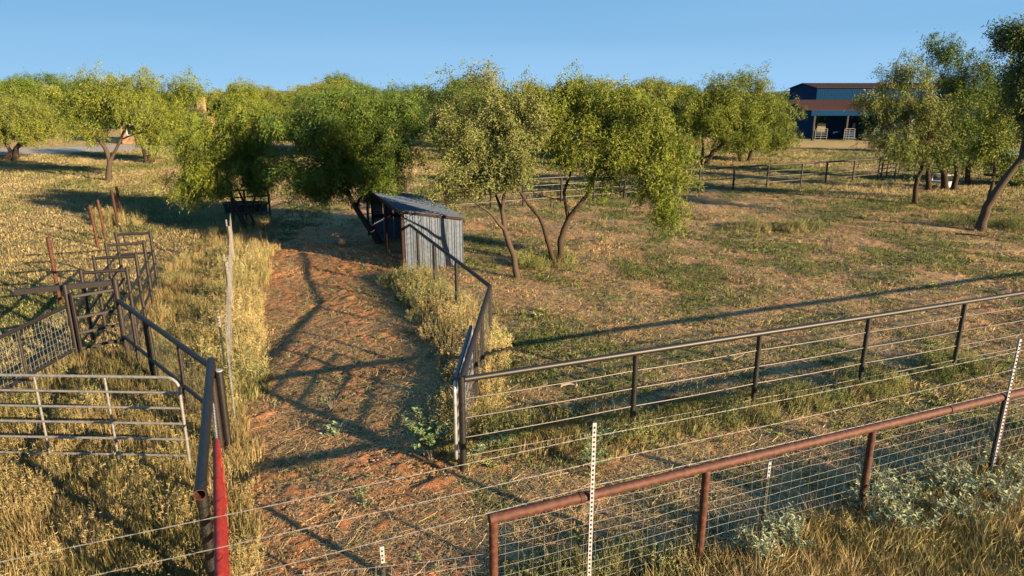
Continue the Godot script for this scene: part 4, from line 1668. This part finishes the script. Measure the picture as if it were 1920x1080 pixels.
func build_small_things() -> void:
	# bleached bone in the field
	var p := G(1066, 727)
	p.y = gh(p.x, p.z) + .075
	var b := thing("bleached_bone", "pale bleached bone lying on bare soil behind the black pipe fence", "bone", p)
	var mb := MB.new()
	mb.tube([p + Vector3(-.14, .0, .02), p + Vector3(-.05, .02, 0), p + Vector3(.04, .02, -.02), p + Vector3(.14, .0, .03)], .022, 8, true, .02)
	part(b, "shaft", mb, M.bone)
	for s in [-1.0, 1.0]:
		var km := MB.new()
		km.tube([p + Vector3(s * .14, .0, -.03), p + Vector3(s * .15, .012, .02), p + Vector3(s * .14, .0, .06)], .028, 8, true, .024)
		part(b, "knuckle", km, M.bone)
	# fallen branch
	var q0 := G(1790, 443)
	var q1 := G(1915, 452)
	var br := thing("fallen_branch", "long thin grey branch fallen on the grass by the leaning tree", "branch", q0)
	var bm := MB.new()
	var pts := []
	for i in 9:
		var t := i / 8.0
		pts.append(q0.lerp(q1, t) + Vector3(0, .10 + .05 * sin(t * 7.0), sin(t * 5.0) * .25))
	bm.tube(pts, .03, 6, true, .012)
	part(br, "stem", bm, M.bark_grey)
	for i in [3, 5, 6]:
		var tm := MB.new()
		tm.tube([pts[i], pts[i] + Vector3(.3, .15, .35 - i * .1), pts[i] + Vector3(.65, .12, .6 - i * .17)], .015, 5, true, .006)
		part(br, "twig", tm, M.bark_grey)

func build_plants() -> void:
	# silver-leaved plants in front of the rusty fence
	var r := RandomNumberGenerator.new()
	r.seed = 404
	var pxs := [[1620, 975], [1660, 955], [1700, 975], [1740, 945], [1780, 960], [1820, 935], [1860, 950], [1890, 920], [1650, 1005], [1760, 1000], [1820, 1000], [1880, 985], [1700, 1020], [1915, 945], [1450, 1035], [1490, 1050], [1425, 1070], [1790, 915], [1850, 905]]
	for e in pxs:
		leafy("silver-leaved nightshade plant in the patch below the rusty fence", "silverleaf_plant", G(e[0], e[1]), r.randf_range(.5, .75), .38, 24, 17, .062, .012, Color(.19, .24, .14), r.randi(), "silver-leaved plants on the verge")
	leafy("bushy bluish green plant at the foot of the lane corner post", "green_bush", G(808, 866), .80, .46, 34, 30, .07, .019, Color(.12, .185, .08), 51)
	leafy("small pale green sprig leaning right of the lane corner post", "green_sprig", G(893, 872), .38, .28, 7, 12, .09, .018, Color(.17, .23, .12), 52)
	for e in [[1130, 838, 53, "blue-green leafy clump under the second black fence post"], [1110, 880, 54, "blue-green leafy clump in straw behind the white studded post"], [940, 850, 57, "green leafy clump just right of the lane corner post"]]:
		leafy(e[3], "green_clump", G(e[0], e[1]), .42, .40, 16, 20, .06, .013, Color(.13, .19, .085), e[2])
	leafy("dry bare twiggy sprig standing in the shaded lane soil", "dry_sprig", G(625, 775), .5, .3, 12, 1, .04, .004, Color(.35, .27, .15), 55)
	leafy("low leafy weed in the middle of the lane soil", "lane_weed", G(630, 825), .2, .22, 9, 14, .06, .016, Color(.13, .19, .10), 56)

func build_trees() -> void:
	M.sprays = [spray_mesh(61, 62, .50, .125, .0135), spray_mesh(62, 62, .46, .12, .0145), spray_mesh(63, 66, .52, .13, .0130)]
	var yg := Color(.100, .142, .017)
	var yg2 := Color(.175, .200, .028)
	var dg := Color(.055, .100, .020)
	var dg2 := Color(.085, .132, .022)
	var ol := Color(.120, .140, .040)
	var ol2 := Color(.180, .190, .060)
	tree("leaning multi-stem mesquite at the head of the left lane wire", Vector2(470, 432),
		[[[466, 437], [443, 390, .2], [432, 363, .3], [408, 342, .5]], [[480, 430], [469, 401], [454, 372, -.3], [447, 353, -.5]], [[469, 401], [478, 368, -.2], [486, 345, -.8]]],
		[[335, 335, 36, 40], [365, 265, 55, 50, .5], [430, 235, 65, 55, -.6], [485, 290, 45, 48], [405, 300, 48, 38, .8], [350, 355, 26, 22, .6], [500, 235, 45, 42, -.8], [440, 205, 40, 30]],
		{"seed": 101, "tint": yg.lerp(dg, .35), "tint2": yg2, "radius": .11, "sprays": 30, "leaf": .82, "dens": 1.0, "bark": M.bark})
	tree("dark dense mesquite leaning left beside the tin shed", Vector2(716, 458),
		[[[716, 458], [690, 425], [668, 390], [655, 366, .3], [625, 345, .4]], [[668, 390], [677, 358, -.3], [695, 325, -.8]], [[655, 366, .3], [640, 320, .3], [630, 270, .2]]],
		[[600, 225, 80, 62, .3], [700, 215, 85, 55, -.5], [560, 295, 48, 58, .4], [640, 300, 75, 65], [740, 270, 52, 60, -.3], [768, 225, 30, 48, -.5], [600, 345, 50, 25, .8], [715, 335, 55, 30, -.6], [660, 180, 60, 28]],
		{"seed": 102, "tint": dg, "tint2": yg, "radius": .14, "sprays": 33, "leaf": .85, "dens": 1.0, "bark": M.bark_shaded})
	tree("olive mesquite with pale bare lower twigs, single slender trunk", Vector2(972, 522),
		[[[972, 522], [962, 480], [946, 430], [940, 395], [948, 355], [945, 305]], [[946, 430], [915, 395, .5], [880, 372, .8]], [[940, 395], [925, 350, -.3], [905, 300, -.3]]],
		[[850, 185, 48, 55, -.4], [900, 148, 50, 36], [930, 225, 70, 62], [848, 262, 55, 55, .3], [895, 300, 55, 36, .3], [975, 280, 40, 44, .3], [825, 335, 26, 22, .5], [960, 180, 40, 40], [885, 375, 60, 34, .4, 1], [930, 340, 60, 40, 0, 1], [880, 360, 55, 30, .8, 1]],
		{"seed": 103, "tint": ol, "tint2": ol2, "radius": .10, "sprays": 30, "leaf": .76, "dens": 1.05, "bark": M.bark_grey})
	tree("wide yellow-green mesquite forked low into two trunks", Vector2(1046, 497),
		[[[1048, 498], [1052, 450], [1065, 410], [1082, 390], [1102, 365], [1112, 330], [1145, 275]], [[1042, 496], [1025, 445], [1012, 405], [985, 375, .2], [965, 345, .3], [956, 315, .3]], [[1065, 410], [1058, 360, -.4], [1075, 310, -.5], [1088, 262, -.5]], [[1112, 330], [1170, 300, .5], [1210, 275, .6]]],
		[[1010, 170, 52, 48, -.6], [1085, 168, 62, 46], [1155, 185, 62, 50], [1230, 220, 58, 58], [1120, 255, 75, 55, .2], [1215, 285, 68, 55, .4], [1258, 335, 46, 48, .5], [1248, 385, 26, 26, .6], [1040, 235, 52, 55, -.4], [1285, 275, 28, 40], [1190, 240, 60, 50, -1.0], [1010, 370, 55, 35, .2, 1], [1110, 330, 70, 50, .2, 1], [1180, 345, 60, 30, .4, 1]],
		{"seed": 104, "tint": yg, "tint2": yg2, "radius": .115, "sprays": 31, "leaf": .78, "dens": .95, "bark": M.bark})
	tree("spreading mesquite with grey forked trunk in the yellow pasture", Vector2(203, 341),
		[[[203, 341], [206, 302], [197, 277], [178, 252], [152, 226]], [[206, 302], [216, 284], [226, 262], [236, 240], [230, 205]], [[226, 262], [256, 250, .5], [287, 246, .7]]],
		[[130, 188, 42, 42], [182, 158, 48, 36], [235, 168, 52, 40], [282, 182, 36, 42], [300, 228, 32, 40], [148, 236, 40, 26], [240, 205, 52, 22], [190, 195, 40, 26], [225, 240, 70, 26, 0, 1], [160, 245, 45, 22, 0, 1]],
		{"seed": 105, "tint": ol.lerp(yg, .5), "tint2": yg2, "radius": .19, "sprays": 12, "leaf": 1.2, "clump": .6, "dens": .62, "bark": M.bark_grey})
	tree("mesquite with slanting pale limbs at the far left pasture edge", Vector2(28, 302),
		[[[28, 302], [30, 278], [50, 258], [75, 238]], [[5, 310], [18, 290], [40, 268], [70, 240]], [[28, 302], [10, 265], [-5, 240]]],
		[[25, 190, 50, 28], [10, 230, 45, 38], [80, 205, 36, 36], [60, 240, 35, 25], [-50, 200, 45, 45]],
		{"seed": 106, "tint": ol, "tint2": yg2, "radius": .26, "sprays": 18, "leaf": 1.35, "clump": .95, "dens": .40, "bark": M.bark_grey})
	tree("three-stemmed mesquite standing by the driveway bend", Vector2(278, 307),
		[[[276, 307], [270, 282], [262, 258]], [[280, 307], [279, 280], [284, 250]], [[286, 308], [292, 285], [305, 262]]],
		[[300, 168, 34, 28], [340, 188, 30, 36], [325, 235, 32, 36], [275, 225, 34, 30], [350, 160, 22, 20]],
		{"seed": 107, "tint": yg.lerp(dg, .3), "tint2": yg2, "radius": .2, "sprays": 18, "leaf": 1.35, "clump": .95, "dens": .45})
	tree("bright green mesquite leaning right behind the back fence", Vector2(1324, 313),
		[[[1322, 313], [1336, 285], [1368, 264], [1396, 245]], [[1316, 306], [1319, 275], [1312, 245]]],
		[[1320, 188, 44, 40], [1370, 172, 44, 34], [1352, 226, 52, 32], [1300, 212, 26, 32], [1400, 222, 36, 34]],
		{"seed": 108, "tint": yg.lerp(dg, .3), "tint2": yg2, "radius": .22, "sprays": 20, "leaf": 1.35, "clump": .9, "dens": .52, "bark": M.bark_shaded})
	tree("rounded green mesquite on two short stems left of the barn", Vector2(1395, 304),
		[[[1390, 304], [1385, 280], [1378, 258]], [[1402, 304], [1410, 278], [1425, 258]]],
		[[1412, 168, 34, 34], [1442, 200, 42, 36], [1470, 232, 34, 32], [1430, 245, 44, 28], [1412, 145, 20, 18], [1390, 225, 34, 30]],
		{"seed": 109, "tint": dg2, "tint2": yg2, "radius": .2, "sprays": 20, "leaf": 1.35, "clump": .9, "dens": .52, "bark": M.bark_shaded})
	tree("tall slender-trunked mesquite in front of the barn's right half", Vector2(1716, 383),
		[[[1716, 383], [1718, 346], [1730, 310], [1738, 270], [1746, 215], [1750, 170]], [[1730, 310], [1705, 285, .4], [1675, 270, .6]]],
		[[1702, 150, 34, 46], [1742, 195, 52, 55], [1690, 225, 46, 46], [1655, 262, 34, 22, .5], [1728, 280, 44, 30], [1640, 175, 18, 18], [1700, 110, 18, 18]],
		{"seed": 110, "tint": dg2, "tint2": ol2, "radius": .13, "sprays": 20, "leaf": 1.0, "clump": .7, "dens": .58, "bark": M.bark})
	tree("tall many-trunked mesquite above the scrapped cab", Vector2(1770, 358),
		[[[1772, 359], [1770, 325], [1758, 300], [1765, 250]], [[1742, 352], [1740, 320], [1745, 285]], [[1788, 355], [1795, 325], [1790, 285], [1800, 220], [1805, 160]]],
		[[1800, 112, 36, 36], [1832, 160, 52, 46], [1790, 225, 52, 46], [1780, 285, 32, 26], [1770, 82, 18, 16]],
		{"seed": 111, "tint": dg, "tint2": yg, "radius": .22, "sprays": 20, "leaf": 1.1, "clump": .8, "dens": .52, "bark": M.bark_shaded})
	tree("short-limbed mesquite just right of the many-trunked tree", Vector2(1814, 346),
		[[[1814, 346], [1816, 305], [1832, 255], [1845, 215]]],
		[[1850, 225, 52, 52], [1850, 282, 42, 28], [1872, 165, 30, 40]],
		{"seed": 114, "tint": dg, "tint2": yg, "radius": .17, "sprays": 20, "leaf": 1.1, "clump": .8, "dens": .5, "bark": M.bark})
	tree("big leaning mesquite whose grey trunk slants out to the right", Vector2(1838, 432),
		[[[1838, 433], [1850, 388], [1880, 345], [1915, 297], [1965, 225], [1990, 150]], [[1915, 297], [1925, 220, -.5], [1915, 120, -.8], [1902, 60, -.8]]],
		[[1902, 38, 30, 34, -.8], [1940, 95, 44, 55], [1995, 140, 70, 70], [2010, 50, 60, 55], [1985, 230, 60, 40], [1915, 170, 20, 26], [2070, 130, 60, 80]],
		{"seed": 112, "tint": dg, "tint2": ol, "radius": .20, "sprays": 18, "leaf": 1.15, "dens": .6, "bark": M.bark_grey})
	tree("thin pale-barked mesquite sapling behind the leaning trunk", Vector2(1852, 388),
		[[[1850, 388], [1862, 346], [1866, 302], [1870, 262]], [[1858, 385], [1875, 345], [1898, 315]]],
		[[1880, 245, 30, 36], [1850, 275, 26, 30], [1898, 290, 26, 22], [1875, 200, 28, 30]],
		{"seed": 113, "tint": dg2, "tint2": yg2, "radius": .11, "sprays": 12, "leaf": 1.2, "dens": .7, "bark": M.bark_grey})

	# a few kinds of mesquite repeated in the middle distance
	var protos := []
	for k in 4:
		var r := RandomNumberGenerator.new()
		r.seed = 900 + k
		var root := thing("background_tree", ["yellow-green mesquite tree in the belt behind the pens", "mid-green mesquite tree in the belt behind the pens", "dark green mesquite tree in the belt behind the pens", "olive-tinted mesquite tree in the belt behind the pens"][k], "tree", Vector3.ZERO, "mesquite belt behind the pens")
		var tr := []
		for q in 2 + k % 2:
			var an := r.randf() * TAU
			var d := Vector3(cos(an), 0, sin(an))
			tr.append([d * .15, d * .5 + Vector3(0, 1.1, 0), d * 1.1 + Vector3(0, 2.3, 0), d * 1.7 + Vector3(0, 3.4, 0)])
		var lb := []
		for q in 9:
			var an := TAU * q / 9.0 + r.randf() * .7
			var ra := r.randf_range(.9, 3.1)
			lb.append([Vector3(cos(an) * ra, r.randf_range(2.3, 5.3), sin(an) * ra), Vector3(1.4, 1.1, 1.4) * r.randf_range(.6, 1.25), 22])
		lb.append([Vector3(0, 5.2, 0), Vector3(1.8, 1.2, 1.8), 26])
		grow(root, {"base": Vector3.ZERO, "trunks": tr, "lobes": lb, "radius": .18, "seed": 900 + k, "bark": M.bark_shaded, "tint": [yg, dg2, dg, ol][k], "tint2": [yg2, yg, dg2, yg2][k], "sprays": 16, "clump": .6, "droop": .85, "leaf": 1.35})
		protos.append(root)
	var spots := [
		[-60, 290, 7.4], [60, 262, 7.6], [110, 250, 8.4], [430, 258, 7.2], [470, 275, 6.8], [520, 262, 8.0], [565, 285, 7.0], [610, 262, 7.8], [660, 300, 6.6], [700, 268, 7.4], [745, 290, 6.6], [790, 262, 7.6], [835, 300, 6.2],
		[870, 265, 7.2], [940, 278, 6.8], [1010, 262, 7.6], [1080, 285, 6.6], [1150, 265, 7.4], [1205, 270, 7.4], [1240, 262, 7.8], [1275, 268, 7.6], [1180, 300, 6.2], [-170, 262, 8], [-10, 245, 8], [170, 240, 8.4], [240, 238, 8.2], 
		[640, 240, 8.6], [880, 240, 8.6], [1120, 240, 8.4], [1340, 240, 8.2], [1440, 240, 7.0], [1850, 262, 7.6], [1960, 262, 8.0], [1990, 300, 7.0], [1760, 240, 8.0], [30, 240, 8.2]]
	var rr := RandomNumberGenerator.new()
	rr.seed = 31
	for i in spots.size():
		var e: Array = spots[i]
		var o: Node3D = protos[i] if i < 4 else protos[rr.randi() % 4].duplicate()
		if i >= 4:
			o.name = numbered("background_tree")
			add_child(o)
		var p := G(e[0], e[1])
		p.y = gh(p.x, p.z)
		var s: float = e[2] / 6.6 * rr.randf_range(.82, 1.13)
		o.transform = Transform3D(Basis(Vector3.UP, rr.randf() * TAU).scaled(Vector3(s * rr.randf_range(1.0, 1.25), s, s * rr.randf_range(1.0, 1.25))), p)

	# the wood that runs to the horizon
	var buf := PackedFloat32Array()
	var clump := MB.new()
	var cr := RandomNumberGenerator.new()
	cr.seed = 8
	for i in 420:
		var d := Vector3(cr.randfn(), absf(cr.randfn()) * .9, cr.randfn()).normalized()
		var q := pow(cr.randf(), .35)
		var lump := .75 + .25 * sin(d.x * 5.0 + 1.0) * cos(d.z * 6.0)
		var p := Vector3(d.x * 3.1, .9 + d.y * 4.9, d.z * 3.1) * q * lump
		p.y = maxf(p.y, .3)
		var t := Vector3(cr.randfn(), cr.randfn() * .6, cr.randfn()).normalized()
		var s := t.cross(d).normalized()
		var l := cr.randf_range(.35, .75)
		clump.quad(p - t * l - s * l * .25, p + t * l * .2 + s * l * .5, p + t * l, p - t * l * .2 - s * l * .5, d)
	for i in 5200:
		var d := 135.0 * pow(1500.0 / 135.0, cr.randf())
		var a := cr.randf_range(-.85, .85)
		var p := Vector3(sin(a) * d, 0, -cos(a) * d)
		if nz.get_noise_2d(p.x * .9, p.z * .9) < -.12 and d < 500.0:
			continue
		p.y = gh(p.x, p.z) - .2
		var s := cr.randf_range(.65, 1.12) * (1.0 if d < 500 else 1.1)
		var b := Basis(Vector3.UP, cr.randf() * TAU).scaled(Vector3(s * 1.25, s, s * 1.25))
		put(buf, b, p, dg.lerp(yg, cr.randf()) * cr.randf_range(.7, 1.1))
	var wood := multi(clump.mesh(), buf, M.leaf, "distant_woods", self)
	wood.set_meta("label", "distant mesquite woods reaching to the horizon")
	wood.set_meta("category", "woods")

func _ready() -> void:
	rng.seed = 1
	nz.seed = 3
	nz.frequency = .05
	nz.fractal_octaves = 4
	# camera
	var cam := Camera3D.new()
	cam.name = "camera"
	cam.fov = rad_to_deg(2.0 * atan(540.0 / FOC))
	cam.near = .1
	cam.far = 8000.0
	add_child(cam)
	cam.position = Vector3(0, CAM_H, 0)
	cam.rotation = Vector3(-pitch, 0, 0)
	cam.current = true
	# sky, air, exposure
	var sky_m := ProceduralSkyMaterial.new()
	sky_m.sky_top_color = Color(.29, .475, .62)
	sky_m.sky_horizon_color = Color(.46, .60, .715)
	sky_m.sky_curve = .075
	sky_m.ground_bottom_color = Color(.35, .28, .2)
	sky_m.ground_horizon_color = Color(.55, .6, .62)
	sky_m.sun_angle_max = 30.0
	sky_m.sun_curve = .15
	var cn := FastNoiseLite.new()
	cn.seed = 21
	cn.frequency = .01
	cn.fractal_octaves = 4
	var ci := Image.create(1024, 512, false, Image.FORMAT_RGBA8)
	ci.fill(Color(1, 1, 1, 0))
	for j in range(150, 256):
		var e := (256.0 - j) / 512.0 * 180.0
		for i in 1024:
			var a := TAU * i / 1024.0
			var v := cn.get_noise_3d(cos(a) * 60.0, e * 22.0, sin(a) * 60.0)
			ci.set_pixel(i, j, Color(1, .97, .95, clampf(v * .8 + .05, 0, .3) * clampf(e / 2.0, 0, 1) * clampf((36.0 - e) / 20.0, 0, 1) * .2))
	sky_m.sky_cover = ImageTexture.create_from_image(ci)
	sky_m.sky_cover_modulate = Color(.5, .5, .5)
	var sky := Sky.new()
	sky.sky_material = sky_m
	var env := Environment.new()
	env.background_mode = Environment.BG_SKY
	env.sky = sky
	env.background_energy_multiplier = .56
	env.tonemap_mode = Environment.TONE_MAPPER_LINEAR
	env.tonemap_exposure = 3.55
	env.sdfgi_enabled = true
	env.ssao_enabled = true
	env.ssil_enabled = true
	var we := WorldEnvironment.new()
	we.name = "environment"
	we.environment = env
	add_child(we)
	# low warm sun from the right, behind the viewer
	var sun := DirectionalLight3D.new()
	sun.name = "sun"
	sun.light_color = Color(1.0, .875, .70)
	sun.light_energy = 1.6
	sun.light_angular_distance = .5
	sun.shadow_enabled = true
	add_child(sun)
	var el := deg_to_rad(14.5)
	var az := deg_to_rad(55.0)
	sun.look_at_from_position(Vector3.ZERO, Vector3(-sin(az) * cos(el), -sin(el), -cos(az) * cos(el)))

	make_materials()
	lane_poly = poly([[452, 1140], [446, 900], [455, 740], [478, 600], [505, 480], [560, 425], [700, 425], [745, 480], [800, 580], [845, 660], [858, 760], [858, 900], [905, 960], [915, 1140]])
	pen_poly = poly([[-400, 700], [0, 760], [60, 730], [150, 690], [240, 690], [300, 735], [380, 790], [446, 860], [452, 1160], [-400, 1160]])
	strip_poly = poly([[285, 545], [420, 430], [520, 410], [510, 470], [480, 600], [455, 740], [446, 860], [380, 780], [300, 720], [262, 640]])
	yard_poly = poly([[-900, 300], [480, 285], [470, 410], [420, 430], [285, 545], [250, 640], [150, 690], [60, 730], [0, 760], [-900, 900]])
	verge_poly = poly([[1180, 1200], [1300, 1095], [1480, 1020], [1650, 950], [1920, 865], [2200, 790], [2600, 800], [2200, 1200]])
	var seg := func(x0, y0, x1, y1, w, s):
		var p := G(x0, y0)
		var q := G(x1, y1)
		weed_lines.append([Vector2(p.x, p.z), Vector2(q.x, q.z), w, s])
	seg.call(430, 545, 428, 740, .75, .9)
	seg.call(450, 470, 430, 545, .9, .8)
	seg.call(770, 530, 860, 625, .8, .95)
	seg.call(860, 625, 895, 680, .75, .95)
	seg.call(895, 680, 875, 790, .55, .8)
	seg.call(885, 840, 1150, 815, .70, .60)
	seg.call(1150, 815, 1430, 775, .55, .50)
	seg.call(1430, 775, 1800, 695, .5, .36)
	seg.call(985, 500, 1050, 495, .7, .6)
	seg.call(985, 1130, 1330, 1085, .45, .55)
	seg.call(1390, 430, 1490, 432, 1.1, .5)
	seg.call(215, 410, 235, 420, 1.2, .9)
	seg.call(1700, 385, 1745, 378, 1.2, .5)
	seg.call(1800, 425, 1900, 428, 1.0, .5)
	seg.call(1040, 372, 1250, 360, 1.2, .6)
	make_ground()
	make_hills()
	build_driveway()
	build_shed()
	build_barn()
	build_house()
	build_right_fence()
	build_lane_fence()
	build_rusty_fence()
	build_left_net_fence()
	build_alley()
	build_gate_and_pipes()
	build_rust_posts()
	build_far_pen()
	build_back_gate()
	build_trees()
	build_small_things()
	build_plants()
	scatter_ground()
	scatter_clods()
